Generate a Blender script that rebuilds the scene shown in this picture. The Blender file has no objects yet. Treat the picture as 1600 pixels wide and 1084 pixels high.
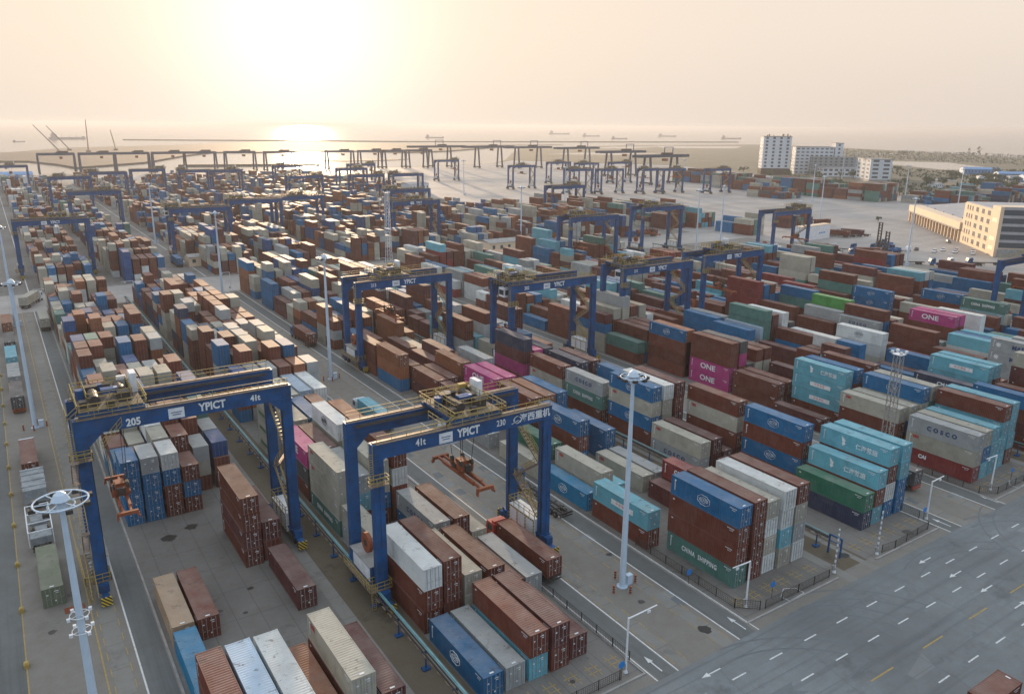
import bpy, bmesh, math, random
import numpy as np
from mathutils import Vector, Matrix
R = math.radians
# ------------------------------------------------------------------ camera, sky, sun, exposure
sc = bpy.context.scene
C = sc.collection
CAMH = 58.425
YAW, PITCH, ROLL = 0.586229, 0.277343, 0.008117
FPX = 1215.0
fw = Vector((math.sin(YAW)*math.cos(PITCH), math.cos(YAW)*math.cos(PITCH), -math.sin(PITCH)))
r0 = Vector((math.cos(YAW), -math.sin(YAW), 0)); u0 = r0.cross(fw)
rt = r0*math.cos(ROLL)+u0*math.sin(ROLL); up = -r0*math.sin(ROLL)+u0*math.cos(ROLL)
cam = bpy.data.cameras.new('camera'); co = bpy.data.objects.new('camera', cam); C.objects.link(co)
m = Matrix((( rt.x, up.x, -fw.x, 0), (rt.y, up.y, -fw.y, 0), (rt.z, up.z, -fw.z, CAMH), (0, 0, 0, 1)))
co.matrix_world = m
cam.sensor_width = 36; cam.lens = FPX/1600*36; cam.clip_end = 60000; cam.clip_start = 1
sc.camera = co
SUN_AZ = YAW - R(14.6)      # compass angle from +Y towards +X
SUN_EL = R(6.0)
SKY_FAR = (.475, .415, .36); SKY_NEAR = (.50, .42, .345); SKY_TOP = (.48, .54, .61); SKY_BACK = (.22, .28, .36)
w = bpy.data.worlds.new("World"); sc.world = w; w.use_nodes = True
nt = w.node_tree; nt.nodes.clear()
sky = nt.nodes.new('ShaderNodeTexSky'); sky.sky_type = 'NISHITA'; sky.sun_disc = False
sky.sun_elevation = SUN_EL; sky.sun_rotation = SUN_AZ
sky.altitude = 50; sky.air_density = 1.3; sky.dust_density = 7.0; sky.ozone_density = 2.2
bg = nt.nodes.new('ShaderNodeBackground'); bg.inputs['Strength'].default_value = 0.15
wo = nt.nodes.new('ShaderNodeOutputWorld')
def wn(ty, **k):
    o = nt.nodes.new(ty)
    for q, v in k.items():
        if q.startswith('_'): setattr(o, q[1:], v)
        else: o.inputs[int(q[1:])].default_value = v
    return o
def wmath(op, a, b=0.0):
    o = wn('ShaderNodeMath', _operation=op)
    for i, v in enumerate((a, b)):
        if isinstance(v, (int, float)): o.inputs[i].default_value = v
        else: nt.links.new(v, o.inputs[i])
    return o.outputs[0]
def wmix(f, a, b, mode='MIX'):
    o = wn('ShaderNodeMix', _data_type='RGBA', _blend_type=mode)
    for i, v in ((0, f), (6, a), (7, b)):
        if isinstance(v, (int, float)): o.inputs[i].default_value = v
        elif isinstance(v, tuple): o.inputs[i].default_value = (*v, 1)
        else: nt.links.new(v, o.inputs[i])
    return o.outputs[2]
tc = wn('ShaderNodeTexCoord'); vn = wn('ShaderNodeVectorMath', _operation='NORMALIZE'); nt.links.new(tc.outputs['Generated'], vn.inputs[0])
dt = wn('ShaderNodeVectorMath', _operation='DOT_PRODUCT'); nt.links.new(vn.outputs[0], dt.inputs[0])
dt.inputs[1].default_value = (math.sin(SUN_AZ)*math.cos(SUN_EL), math.cos(SUN_AZ)*math.cos(SUN_EL), math.sin(SUN_EL))
dot = wmath('MAXIMUM', dt.outputs['Value'], 0.0)
sz = wn('ShaderNodeSeparateXYZ'); nt.links.new(vn.outputs[0], sz.inputs[0])
elv = wn('ShaderNodeMapRange', _interpolation_type='SMOOTHSTEP', i1=0.12, i2=0.75); nt.links.new(sz.outputs[2], elv.inputs[0])
side = wmath('POWER', dot, 5.0)
bk = wn('ShaderNodeMapRange', _interpolation_type='SMOOTHSTEP', i1=-0.5, i2=0.55); nt.links.new(dt.outputs['Value'], bk.inputs[0])
hor = wmix(side, wmix(bk.outputs[0], SKY_BACK, SKY_FAR), SKY_NEAR)                 # hazy band near the horizon, warmer towards the sun
lo = wn('ShaderNodeMapRange', _interpolation_type='SMOOTHSTEP', i1=0.0, i2=0.13); nt.links.new(sz.outputs[2], lo.inputs[0])
hor = wmix(lo.outputs[0], wmix(side, wmix(1.0, hor, (.86, .86, .88), 'MULTIPLY'), hor), hor)
colr = wmix(elv.outputs[0], hor, SKY_TOP)
g1 = wmath('MULTIPLY', wmath('POWER', dot, 14.0), 0.03)
g2 = wmath('MULTIPLY', wmath('POWER', dot, 130.0), 0.22)
gl = wmath('ADD', g1, g2)
gc = wn('ShaderNodeVectorMath', _operation='SCALE'); gc.inputs[0].default_value = (1.0, .97, .92); nt.links.new(gl, gc.inputs['Scale'])
colr = wmix(1.0, colr, gc.outputs[0], 'ADD')
nsky = wn('ShaderNodeVectorMath', _operation='SCALE'); nt.links.new(sky.outputs[0], nsky.inputs[0]); nsky.inputs['Scale'].default_value = 0.003
colr = wmix(1.0, colr, nsky.outputs[0], 'ADD')
sc10 = wn('ShaderNodeVectorMath', _operation='SCALE'); nt.links.new(colr, sc10.inputs[0]); sc10.inputs['Scale'].default_value = 10.0
nt.links.new(sc10.outputs[0], bg.inputs[0]); bg.inputs['Strength'].default_value = 0.1
nt.links.new(bg.outputs[0], wo.inputs[0])
sl = bpy.data.lights.new('sun', 'SUN'); sl.energy = 3.4; sl.angle = R(1.5); sl.color = (1, 0.72, 0.46)
so = bpy.data.objects.new('sun', sl); C.objects.link(so)
sd = Vector((math.sin(SUN_AZ)*math.cos(SUN_EL), math.cos(SUN_AZ)*math.cos(SUN_EL), math.sin(SUN_EL)))
so.rotation_euler = sd.to_track_quat('Z', 'Y').to_euler()
sc.view_settings.view_transform = 'Standard'; sc.view_settings.look = 'None'
sc.view_settings.gamma = 1.0; sc.view_settings.exposure = 0.9
sc.cycles.max_bounces = 6; sc.cycles.volume_bounces = 0
HAZE = 0.00015

# ------------------------------------------------------------------ helpers
def proj(x, y, z=0.0):
    d = Vector((x, y, z-CAMH)); dz = d.dot(fw)
    if dz < 1: return (-9999, -9999, dz)
    return (800+FPX*d.dot(rt)/dz, 542-FPX*d.dot(up)/dz, dz)
def link(o, parent=None):
    C.objects.link(o)
    if parent is not None: o.parent = parent
    return o
def tag(o, label=None, cat=None, group=None, kind=None):
    if label: o['label'] = label
    if cat: o['category'] = cat
    if group: o['group'] = group
    if kind: o['kind'] = kind
    return o
def empty(name, loc=(0, 0, 0), rz=0, **k):
    o = bpy.data.objects.new(name, None); o.empty_display_size = 0.5
    o.location = loc; o.rotation_euler = (0, 0, rz); link(o); return tag(o, **k)
def copy_tree(o, parent=None):
    c = o.copy(); C.objects.link(c)
    if parent is not None: c.parent = parent
    for ch in list(o.children): copy_tree(ch, c)
    return c
class MB:
    def __init__(s): s.v = []; s.f = []; s.mi = []; s.cur = 0
    def m(s, i): s.cur = i; return s
    def poly(s, pts):
        n = len(s.v); s.v += [tuple(p) for p in pts]; s.f.append(tuple(range(n, n+len(pts)))); s.mi.append(s.cur); return s
    def box(s, x0, y0, z0, x1, y1, z1):
        n = len(s.v)
        s.v += [(x0,y0,z0),(x1,y0,z0),(x1,y1,z0),(x0,y1,z0),(x0,y0,z1),(x1,y0,z1),(x1,y1,z1),(x0,y1,z1)]
        for q in ((0,3,2,1),(4,5,6,7),(0,1,5,4),(1,2,6,5),(2,3,7,6),(3,0,4,7)):
            s.f.append(tuple(n+i for i in q)); s.mi.append(s.cur)
        return s
    def cbox(s, cx, cy, cz, sx, sy, sz): return s.box(cx-sx/2, cy-sy/2, cz-sz/2, cx+sx/2, cy+sy/2, cz+sz/2)
    def beam(s, a, b, w, h=None):
        h = h or w; a = Vector(a); b = Vector(b); d = (b-a)
        if d.length < 1e-6: return s
        d.normalize(); ref = Vector((0, 0, 1)) if abs(d.z) < .95 else Vector((0, 1, 0))
        x = d.cross(ref).normalized()*(w/2); y = x.normalized().cross(d).normalized()*(h/2)
        n = len(s.v)
        for p in (a, b):
            for sx, sy in ((-1,-1),(1,-1),(1,1),(-1,1)): s.v.append(tuple(p+x*sx+y*sy))
        for q in ((0,3,2,1),(4,5,6,7),(0,1,5,4),(1,2,6,5),(2,3,7,6),(3,0,4,7)):
            s.f.append(tuple(n+i for i in q)); s.mi.append(s.cur)
        return s
    def tube(s, a, b, r, r2=None, n=10, caps=True):
        r2 = r if r2 is None else r2; a = Vector(a); b = Vector(b); d = (b-a).normalized()
        ref = Vector((0, 0, 1)) if abs(d.z) < .95 else Vector((1, 0, 0))
        x = d.cross(ref).normalized(); y = x.cross(d); k = len(s.v)
        for p, rr in ((a, r), (b, r2)):
            for i in range(n):
                t = 2*math.pi*i/n; s.v.append(tuple(p+x*math.cos(t)*rr+y*math.sin(t)*rr))
        for i in range(n):
            j = (i+1) % n; s.f.append((k+i, k+j, k+n+j, k+n+i)); s.mi.append(s.cur)
        if caps:
            s.f.append(tuple(k+i for i in reversed(range(n)))); s.mi.append(s.cur)
            s.f.append(tuple(k+n+i for i in range(n))); s.mi.append(s.cur)
        return s
    def ring(s, c, rad, r, n=28):
        for i in range(n):
            a = 2*math.pi*i/n; b = 2*math.pi*(i+1)/n
            s.tube((c[0]+rad*math.cos(a), c[1]+rad*math.sin(a), c[2]), (c[0]+rad*math.cos(b), c[1]+rad*math.sin(b), c[2]), r, n=6, caps=False)
        return s
    def prism(s, pts, z0, z1):
        n = len(s.v); k = len(pts)
        s.v += [(p[0], p[1], z0) for p in pts]+[(p[0], p[1], z1) for p in pts]
        s.f.append(tuple(n+i for i in reversed(range(k)))); s.mi.append(s.cur)
        s.f.append(tuple(n+k+i for i in range(k))); s.mi.append(s.cur)
        for i in range(k):
            j = (i+1) % k; s.f.append((n+i, n+j, n+k+j, n+k+i)); s.mi.append(s.cur)
        return s
    def mesh(s, name, mats):
        me = bpy.data.meshes.new(name); me.from_pydata(s.v, [], s.f)
        for mt in (mats if isinstance(mats, (list, tuple)) else [mats]): me.materials.append(mt)
        if any(s.mi): me.polygons.foreach_set('material_index', s.mi)
        me.validate(); me.update(); return me
    def obj(s, name, mats, parent=None, loc=None):
        o = bpy.data.objects.new(name, s.mesh(name, mats)); link(o, parent)
        if loc: o.location = loc
        return o

# ------------------------------------------------------------------ materials
def newmat(name):
    mt = bpy.data.materials.new(name); mt.use_nodes = True
    return mt, mt.node_tree, mt.node_tree.nodes['Principled BSDF']
class N:
    def __init__(s, t): s.t = t
    def n(s, ty, **k):
        o = s.t.nodes.new(ty)
        for a, b in k.items():
            if a.startswith('_'): setattr(o, a[1:], b)
            else: o.inputs[a.replace('__', ' ')].default_value = b
        return o
    def l(s, a, b): s.t.links.new(a, b)
    def noise(s, scale, det=4, vec=None, rough=.55):
        o = s.n('ShaderNodeTexNoise', Scale=scale, Detail=det, Roughness=rough)
        if vec is not None: s.l(vec, o.inputs['Vector'])
        return o.outputs['Fac']
    def ramp(s, fac, a, b, ca=(0,0,0,1), cb=(1,1,1,1)):
        o = s.n('ShaderNodeValToRGB'); e = o.color_ramp.elements
        e[0].position = a; e[1].position = b; e[0].color = ca; e[1].color = cb
        s.l(fac, o.inputs[0]); return o.outputs[0]
    def mix(s, fac, a, b, mode='MIX'):
        o = s.n('ShaderNodeMix', _data_type='RGBA', _blend_type=mode)
        for idx, val in ((0, fac), (6, a), (7, b)):
            if isinstance(val, (int, float)): o.inputs[idx].default_value = val
            elif isinstance(val, (tuple, list)): o.inputs[idx].default_value = tuple(val) if len(val) == 4 else (*val, 1)
            else: s.l(val, o.inputs[idx])
        return o.outputs[2]
    def math(s, op, a, b=0.0, c=None):
        o = s.n('ShaderNodeMath', _operation=op)
        for i, val in enumerate((a, b) if c is None else (a, b, c)):
            if isinstance(val, (int, float)): o.inputs[i].default_value = val
            else: s.l(val, o.inputs[i])
        return o.outputs[0]
def plain(name, col, rough=.6, metal=0, var=.12, scale=.8, dirt=0.0, emit=None):
    mt, t, b = newmat(name); g = N(t)
    pos = g.n('ShaderNodeNewGeometry').outputs['Position']
    f = g.noise(scale, 5, pos)
    c = g.mix(g.ramp(f, .3, .7), tuple(x*(1-var) for x in col), tuple(min(1, x*(1+var)) for x in col))
    if dirt:
        f2 = g.noise(scale*3.1, 6, pos, .7); c = g.mix(g.math('MULTIPLY', g.ramp(f2, .5, .68), dirt), c, (0.10, 0.065, 0.04))
    g.l(c, b.inputs['Base Color']); b.inputs['Roughness'].default_value = rough; b.inputs['Metallic'].default_value = metal
    if emit: b.inputs['Emission Color'].default_value = (*emit[0], 1); b.inputs['Emission Strength'].default_value = emit[1]
    return mt
def container_paint(name, use_attr):
    mt, t, b = newmat(name); g = N(t)
    geo = g.n('ShaderNodeNewGeometry'); pos = geo.outputs['Position']; nor = geo.outputs['Normal']
    if use_attr: base = g.n('ShaderNodeVertexColor', _layer_name='paint').outputs['Color']
    else: base = g.n('ShaderNodeObjectInfo').outputs['Color']
    sx = g.n('ShaderNodeSeparateXYZ'); g.l(nor, sx.inputs[0]); nz = sx.outputs[2]
    px = g.n('ShaderNodeSeparateXYZ'); g.l(pos, px.inputs[0])
    # uneven fading
    f = g.noise(.55, 5, pos)
    base = g.mix(g.ramp(f, .25, .75), g.mix(.22, base, (0, 0, 0)), g.mix(.025, base, (.75, .72, .68)))
    # streaks running down the sides
    mp = g.n('ShaderNodeMapping'); mp.inputs['Scale'].default_value = (2.6, 2.6, .22); g.l(pos, mp.inputs[0])
    st = g.noise(1.0, 6, mp.outputs[0], .65)
    base = g.mix(g.math('MULTIPLY', g.ramp(st, .62, .78), .40), base, (.115, .042, .018))
    base = g.mix(g.math('MULTIPLY', g.ramp(g.noise(1.7, 4, mp.outputs[0], .7), .52, .7), .07), base, (.5, .48, .44))
    # panels repainted or faded at different times
    vo = g.n('ShaderNodeTexVoronoi', Scale=1.0); mp2 = g.n('ShaderNodeMapping'); mp2.inputs['Scale'].default_value = (.6, .42, .6); g.l(pos, mp2.inputs[0]); g.l(mp2.outputs[0], vo.inputs['Vector'])
    vs = g.n('ShaderNodeSeparateColor'); g.l(vo.outputs['Color'], vs.inputs[0])
    base = g.mix(g.math('MULTIPLY', g.ramp(vs.outputs[0], .45, .95), .07), base, (.30, .27, .25))
    base = g.mix(g.math('MULTIPLY', g.ramp(vs.outputs[1], .6, 1.0), .12), base, (.01, .01, .01))
    # rust patches
    r1 = g.noise(.9, 7, pos, .72)
    base = g.mix(g.math('MULTIPLY', g.ramp(r1, .62, .70), .5), base, (.13, .05, .022))
    # dust lying on the roofs, thicker in places
    topm = g.ramp(nz, .7, .95)
    du = g.math('MULTIPLY', topm, g.math('MULTIPLY_ADD', g.ramp(g.noise(.35, 4, pos), .3, .7), .20, .08))
    base = g.mix(du, base, (.46, .41, .36))
    ds = g.math('MULTIPLY', topm, g.ramp(g.noise(.8, 6, pos, .8), .57, .64))
    base = g.mix(g.math('MULTIPLY', ds, .6), base, (.09, .07, .055))
    if use_attr:   # ribs and door bars of the distant boxes
        wv = g.math('FRACT', g.math('MULTIPLY', px.outputs[1], 2.6))
        rib = g.ramp(wv, .42, .56)
        endm = g.ramp(g.math('ABSOLUTE', sx.outputs[1]), .7, .9)
        wx = g.math('FRACT', g.math('MULTIPLY', px.outputs[0], 1.62))
        bar = g.ramp(g.math('ABSOLUTE', g.math('SUBTRACT', wx, .5)), .06, .1)
        base = g.mix(g.math('MULTIPLY', g.math('SUBTRACT', 1.0, rib), g.math('MULTIPLY', g.math('SUBTRACT', 1.0, endm), .10)), base, (.02, .02, .02))
        base = g.mix(g.math('MULTIPLY', g.math('SUBTRACT', 1.0, bar), g.math('MULTIPLY', endm, .22)), base, (.30, .28, .27))
    g.l(base, b.inputs['Base Color'])
    b.inputs['Roughness'].default_value = .68
    b.inputs['Specular IOR Level'].default_value = .18
    bp = g.n('ShaderNodeBump', Strength=.25, Distance=.05); g.l(g.noise(3.0, 4, pos), bp.inputs['Height']); g.l(bp.outputs[0], b.inputs['Normal'])
    return mt
M = {}
M['paint'] = container_paint('container_paint', False)
M['paint_far'] = container_paint('container_paint_far', True)
M['bar'] = plain('locking_bar_steel', (.33, .31, .30), .5, .2, .2, 3)
M['white_mark'] = plain('white_lettering', (.72, .74, .74), .6, var=.12, scale=2, dirt=.25)
M['blue_mark'] = plain('dark_blue_lettering', (.02, .05, .16), .6)
M['red_mark'] = plain('red_lettering', (.42, .04, .04), .6)
M['grey_mark'] = plain('dark_grey_lettering', (.05, .06, .08), .6)
M['yellow_mark'] = plain('yellow_marking_patch', (.38, .26, .06), .6)
M['crane_blue'] = plain('crane_blue_paint', (.001, .065, .20), .5, var=.35, scale=.5, dirt=.22)
M['crane_yellow'] = plain('crane_yellow_paint', (.36, .26, .06), .5, dirt=.4)
M['dark_steel'] = plain('dark_greasy_steel', (.045, .038, .034), .6, .1, var=.3, scale=2)
M['rusty_deck'] = plain('worn_deck_plate', (.17, .13, .10), .7, .0, var=.3, scale=1.2, dirt=.6)
M['rail_steel'] = plain('rail_steel', (.26, .20, .16), .45, .5, var=.25, scale=1.5)
M['tyre'] = plain('rubber', (.02, .02, .02), .85)
M['orange'] = plain('spreader_orange', (.27, .065, .02), .6, var=.3, scale=1.5, dirt=.5)
M['white'] = plain('white_metal', (.70, .72, .74), .5, dirt=.12)
M['mast'] = plain('pale_galvanised_mast', (.50, .60, .70), .45, .0, .06)
M['glass'] = plain('dark_glass', (.03, .045, .06), .12)
M['black'] = plain('black_paint', (.015, .015, .016), .6)
M['cable'] = plain('black_cable', (.02, .02, .02), .6)
M['white_paint'] = plain('white_road_paint', (.62, .63, .62), .65, var=.15, scale=2, dirt=.45)
M['yellow_paint'] = plain('yellow_road_paint', (.36, .25, .08), .65, var=.2, scale=2, dirt=.5)
M['concrete'] = plain('concrete', (.30, .29, .275), .8, var=.2, scale=.6, dirt=.2)
M['busbar_teal'] = plain('busbar_teal_cover', (.16, .34, .36), .5, var=.2)
M['blue_sign'] = plain('blue_sign', (.02, .20, .55), .5)
M['cream_wall'] = plain('cream_render', (.72, .56, .40), .8, var=.06, scale=.3)
M['pale_wall'] = plain('pale_render', (.58, .62, .66), .8, var=.06, scale=.3)
M['grey_roof'] = plain('grey_roof', (.36, .35, .36), .7, var=.15, scale=.15, dirt=.3)
M['blue_roof'] = plain('blue_sheet_roof', (.06, .22, .46), .5, var=.15, scale=.1)
M['window'] = plain('window_glass', (.06, .075, .09), .25)
M['trunk'] = plain('bark', (.06, .045, .03), .9)
M['leaf'] = plain('foliage', (.055, .075, .028), .8, var=.45, scale=.6)
M['ship'] = plain('ship_paint', (.16, .17, .19), .6)
M['canvas'] = plain('grey_tarpaulin', (.25, .27, .28), .8, var=.25, scale=1.0, dirt=.3)

# ground materials
def ground_mat(name, base, var, warm, joints=None, rough=.75, dirt=.5, tyre=False):
    mt, t, b = newmat(name); g = N(t)
    pos = g.n('ShaderNodeNewGeometry').outputs['Position']
    c = g.mix(g.ramp(g.noise(.035, 6, pos, .6), .3, .7), tuple(x*(1-var) for x in base), tuple(x*(1+var) for x in base))
    c = g.mix(g.ramp(g.noise(.6, 6, pos, .7), .35, .7), c, g.mix(.35, c, warm))
    c = g.mix(g.math('MULTIPLY', g.ramp(g.noise(.16, 7, pos, .72), .57, .67), dirt), c, tuple(x*.35 for x in base))
    c = g.mix(g.math('MULTIPLY', g.ramp(g.noise(6.0, 3, pos, .7), .4, .7), .25), c, tuple(x*.55 for x in base))
    c = g.mix(g.math('MULTIPLY', g.ramp(g.noise(.33, 7, pos, .75), .60, .70), .55*min(1, dirt*1.6)), c, (base[0]*.55, base[1]*.40, base[2]*.26))
    if tyre:
        mp = g.n('ShaderNodeMapping'); mp.inputs['Scale'].default_value = tyre; g.l(pos, mp.inputs[0])
        c = g.mix(g.math('MULTIPLY', g.ramp(g.noise(1.0, 5, mp.outputs[0], .6), .5, .68), .42), c, tuple(x*.45 for x in base))
    if joints:
        px = g.n('ShaderNodeSeparateXYZ'); g.l(pos, px.inputs[0])
        for i, per in joints:
            fr = g.math('FRACT', g.math('DIVIDE', px.outputs[i], per))
            ln = g.ramp(g.math('ABSOLUTE', g.math('SUBTRACT', fr, .5)), .5-.07/per, .5-.03/per)
            c = g.mix(g.math('MULTIPLY', ln, .5), c, tuple(x*.3 for x in base))
    g.l(c, b.inputs['Base Color']); b.inputs['Roughness'].default_value = rough
    g.l(g.math('MULTIPLY_ADD', g.noise(.3, 4, pos), .25, rough-.12), b.inputs['Roughness'])
    bp = g.n('ShaderNodeBump', Strength=.3, Distance=.02); g.l(g.noise(9, 4, pos), bp.inputs['Height']); g.l(bp.outputs[0], b.inputs['Normal'])
    return mt
M['yard'] = ground_mat('yard_concrete', (.17, .165, .155), .34, (.13, .085, .05), [(0, 2.95), (1, 6.7)], dirt=.75)
M['lane'] = ground_mat('lane_asphalt', (.125, .135, .135), .22, (.10, .085, .065), None, dirt=.3, tyre=(1.1, .02, 1))
M['road'] = ground_mat('road_asphalt', (.165, .182, .19), .3, (.13, .115, .09), None, dirt=.45, tyre=(.03, .8, 1))
M['strip'] = ground_mat('runway_concrete', (.21, .205, .19), .2, (.18, .14, .09), [(1, 5.0)], dirt=.6)
M['paver'] = ground_mat('grey_paving', (.20, .185, .165), .12, (.13, .105, .07), None, dirt=.25)
M['apron'] = ground_mat('apron_concrete', (.33, .31, .295), .28, (.24, .21, .18), [(0, 24), (1, 24)], rough=.62, dirt=.4, tyre=(.005, .09, 1))
M['land'] = ground_mat('scrubland', (.10, .09, .06), .5, (.07, .09, .035), None, rough=.95, dirt=.9)
M['mud'] = ground_mat('mudflat', (.075, .058, .042), .3, (.15, .11, .07), None, rough=.8, dirt=.5)
mt, t, b = newmat('sea_water'); g = N(t)
pos = g.n('ShaderNodeNewGeometry').outputs['Position']
b.inputs['Base Color'].default_value = (.06, .075, .075, 1); b.inputs['Roughness'].default_value = .14
b.inputs['IOR'].default_value = 1.33
bp = g.n('ShaderNodeBump', Strength=.2, Distance=.35); g.l(g.noise(.12, 6, pos, .6), bp.inputs['Height']); g.l(bp.outputs[0], b.inputs['Normal'])
M['sea'] = mt
mt, t, b = newmat('pond_water'); g = N(t)
b.inputs['Base Color'].default_value = (.05, .06, .06, 1); b.inputs['Roughness'].default_value = .12; b.inputs['IOR'].default_value = 1.33
M['pond'] = mt
def stripes(name, c1, c2, per, axis=2, diag=0):
    mt, t, b = newmat(name); g = N(t)
    tc = g.n('ShaderNodeTexCoord').outputs['Object']; s = g.n('ShaderNodeSeparateXYZ'); g.l(tc, s.inputs[0])
    v = s.outputs[axis]
    if diag: v = g.math('ADD', v, g.math('MULTIPLY', s.outputs[(axis+1) % 3], diag))
    f = g.math('FRACT', g.math('DIVIDE', v, per)); g.l(g.mix(g.ramp(f, .49, .51), c1, c2), b.inputs['Base Color']); return mt
M['hazard'] = stripes('hazard_stripes', (.6, .42, .04), (.02, .02, .02), .5, 2, 1.0)
M['hazard_y'] = stripes('hazard_edge', (.6, .42, .04), (.02, .02, .02), .5, 1, 1.0)
M['bollard_bands'] = stripes('bollard_bands', (.5, .13, .05), (.03, .03, .03), .36, 2)
M['pole_bands'] = stripes('pole_bands', (.7, .72, .74), (.25, .27, .3), .8, 2)

# ------------------------------------------------------------------ setting: ground, roads, water
def sheet(name, pts, z, mat, kind='structure'):
    mb = MB(); mb.poly([(p[0], p[1], z) for p in pts]); return tag(mb.obj(name, mat), kind=kind)
def rect(name, x0, y0, x1, y1, z, mat): return sheet(name, [(x0, y0), (x1, y0), (x1, y1), (x0, y1)], z, mat)
rect('sea', -26000, -3000, 34000, 34000, -1.5, M['sea'])
port = [(-1500, -900), (2600, -900), (2300, 300), (1762, 666), (1855, 822), (1973, 1018), (2065, 1237), (2256, 1567), (2311, 1889), (1781, 1942), (1467, 1875), (1194, 1760), (954, 1444), (765, 1178),
        (669, 1067), (575, 1043), (467, 1033), (313, 1003), (206, 1009), (100, 1046), (49, 1045), (-22, 1055), (-1500, 1090)]
mb = MB(); mb.poly([(x, y, 0) for x, y in port])
for i in range(len(port)):
    a = port[i]; c = port[(i+1) % len(port)]
    mb.poly([(a[0], a[1], -1.8), (c[0], c[1], -1.8), (c[0], c[1], 0), (a[0], a[1], 0)])
tag(mb.obj('ground', M['land']), kind='structure')
spit = [(-900, 1812), (28, 1826), (50, 1856), (99, 1965), (173, 2138), (307, 2214), (492, 2365), (748, 2643), (940, 2704), (1036, 2484), (1124, 2283), (1165, 2110), (1258, 1936), (906, 1640), (783, 1592), (712, 1708), (591, 1704), (480, 1701), (402, 1729), (314, 1575), (239, 1399), (202, 1317), (101, 1202), (87, 1304), (57, 1426), (20, 1442), (-900, 1440)]
def land_body(name, pts, top, mat):
    mb = MB(); mb.prism(pts, -1.8, top); return tag(mb.obj(name, mat), kind='structure')
land_body('headland', spit, .6, M['mud'])
land_body('breakwater', [(420, 3130), (631, 3028), (1066, 2790), (1300, 2640), (2600, 2260), (2590, 2235), (1280, 2600), (1034, 2740), (608, 2975), (420, 3080)], 1.5, M['land'])
land_body('mole', [(233, 1218), (335, 1193), (419, 1155), (412, 1143), (330, 1180), (229, 1205)], 1.0, M['mud'])
land_body('mudbank', [(440, 1290), (560, 1330), (640, 1300), (600, 1270), (500, 1265)], -.9, M['mud'])
land_body('mudbank', [(1180, 2200), (1600, 2130), (1560, 2060), (1200, 2090)], -.6, M['mud'])
for pl in ([(1397, 853), (1455, 771), (1327, 637), (1279, 618), (1182, 625), (1221, 686), (1265, 754), (1292, 791)],
           [(1777, 1137), (1877, 1124), (1809, 1080), (1715, 1093)], [(1549, 1800), (1722, 1790), (1500, 1660), (1326, 1700)], [(1751, 1860), (2009, 1717), (1806, 1566), (1600, 1640)], [(1000, 1380), (1150, 1430), (1300, 1330), (1120, 1290)]):
    sheet('pond', pl, .02, M['pond'])
# apron and paved port area
sheet('apron', [(-700, 40), (290, 40), (640, 40), (560, 230), (640, 330), (700, 420), (820, 640), (900, 900), (760, 1150), (665, 1060), (575, 1038), (467, 1028), (313, 998), (206, 1004), (100, 1041), (49, 1040), (-22, 1050), (-700, 1080)], .004, M['apron'])
rect('paving', -700, 51, 345, 286, .008, M['paver'])
sheet('paving', [(-4, 318), (335, 318), (335, 460), (300, 600), (380, 760), (380, 925), (-4, 925)], .008, M['yard'])
rect('road', -60, 286, -4.15, 1030, .012, M['lane'])
rect('road', -700, -200, 900, 51.0, .008, M['road'])
rect('road', -60, 51.0, -4.15, 290, .012, M['lane'])
PER = 60.2
def bx(k): return 11.1+PER*(k//2) if k % 2 == 0 else 35.9+PER*(k//2)   # left edge of the k-th block of rows
for k in range(10):
    x = bx(k)
    rect('yard_floor', x-1.6 if k % 2 == 0 else x-.7, 53.2, x+17.6 if k % 2 == 0 else x+18.2, 285, .012, M['yard'])
for k in range(5):
    x = PER*k
    rect('crane_runway', x+3.7, 51.0, x+5.5, 286, .016, M['strip'])
    rect('crane_runway', x+28.6, 51.0, x+30.2, 286, .016, M['strip'])
    rect('crane_runway', x+34.0, 51.0, x+35.1, 286, .016, M['strip'])
    rect('crane_runway', x+57.1, 51.0, x+58.7, 286, .016, M['strip'])
    rect('truck_lane', x+6.6, 51.0, x+9.3, 286, .016, M['lane'])
    rect('truck_lane', x+53.7, 51.0, x+56.3, 286, .016, M['lane'])
# painted lines
def marking(name, rects, mat, label=None):
    mb = MB()
    for (x0, y0, x1, y1) in rects: mb.poly([(x0, y0, .02), (x1, y0, .02), (x1, y1, .02), (x0, y1, .02)])
    return tag(mb.obj(name, mat), kind='structure')
wl = []; yl = []
for k in range(5):
    x = PER*k + (0 if k else 0)
    for q in (6.45, 56.55): wl.append((x+q-.09, 51.0, x+q+.09, 286))
    if k: wl.append((x+9.9-.08, 51.0, x+9.9+.08, 286))
    wl.append((x+53.4-.08, 51.0, x+53.4+.08, 286))
    for q in (3.6, 5.6, 57.0, 58.8):
        y = 52.0
        while y < 286:
            yl.append((x+q-.05, y, x+q+.05, y+1.6)); y += 3.2
yl += [(-4.22, 51, -4.08, 286), (2.95, 51, 3.11, 286)]
for k in range(10):
    for j in range(6):
        x = bx(k)+1.2+2.87*j
        for s in (-.45, .45): yl.append((x+s-.05, 55.1, x+s+.05, 57.4))
        yl.append((x-.9, 55.8, x+.9, 55.9)); yl.append((x-.9, 56.6, x+.9, 56.7))
for row, xs in ((46.66, range(-3, 30)), (42.44, range(-3, 30)), (34.0, range(-3, 30))):
    x0 = 66.7
    for i in range(-10, 40):
        x = x0+6.24*i; wl.append((x, row-.09, x+2.2, row+.09))
for i in range(-6, 20): yl.append((73.1+10.35*i, 38.1, 77.4+10.35*i, 38.3))
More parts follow.
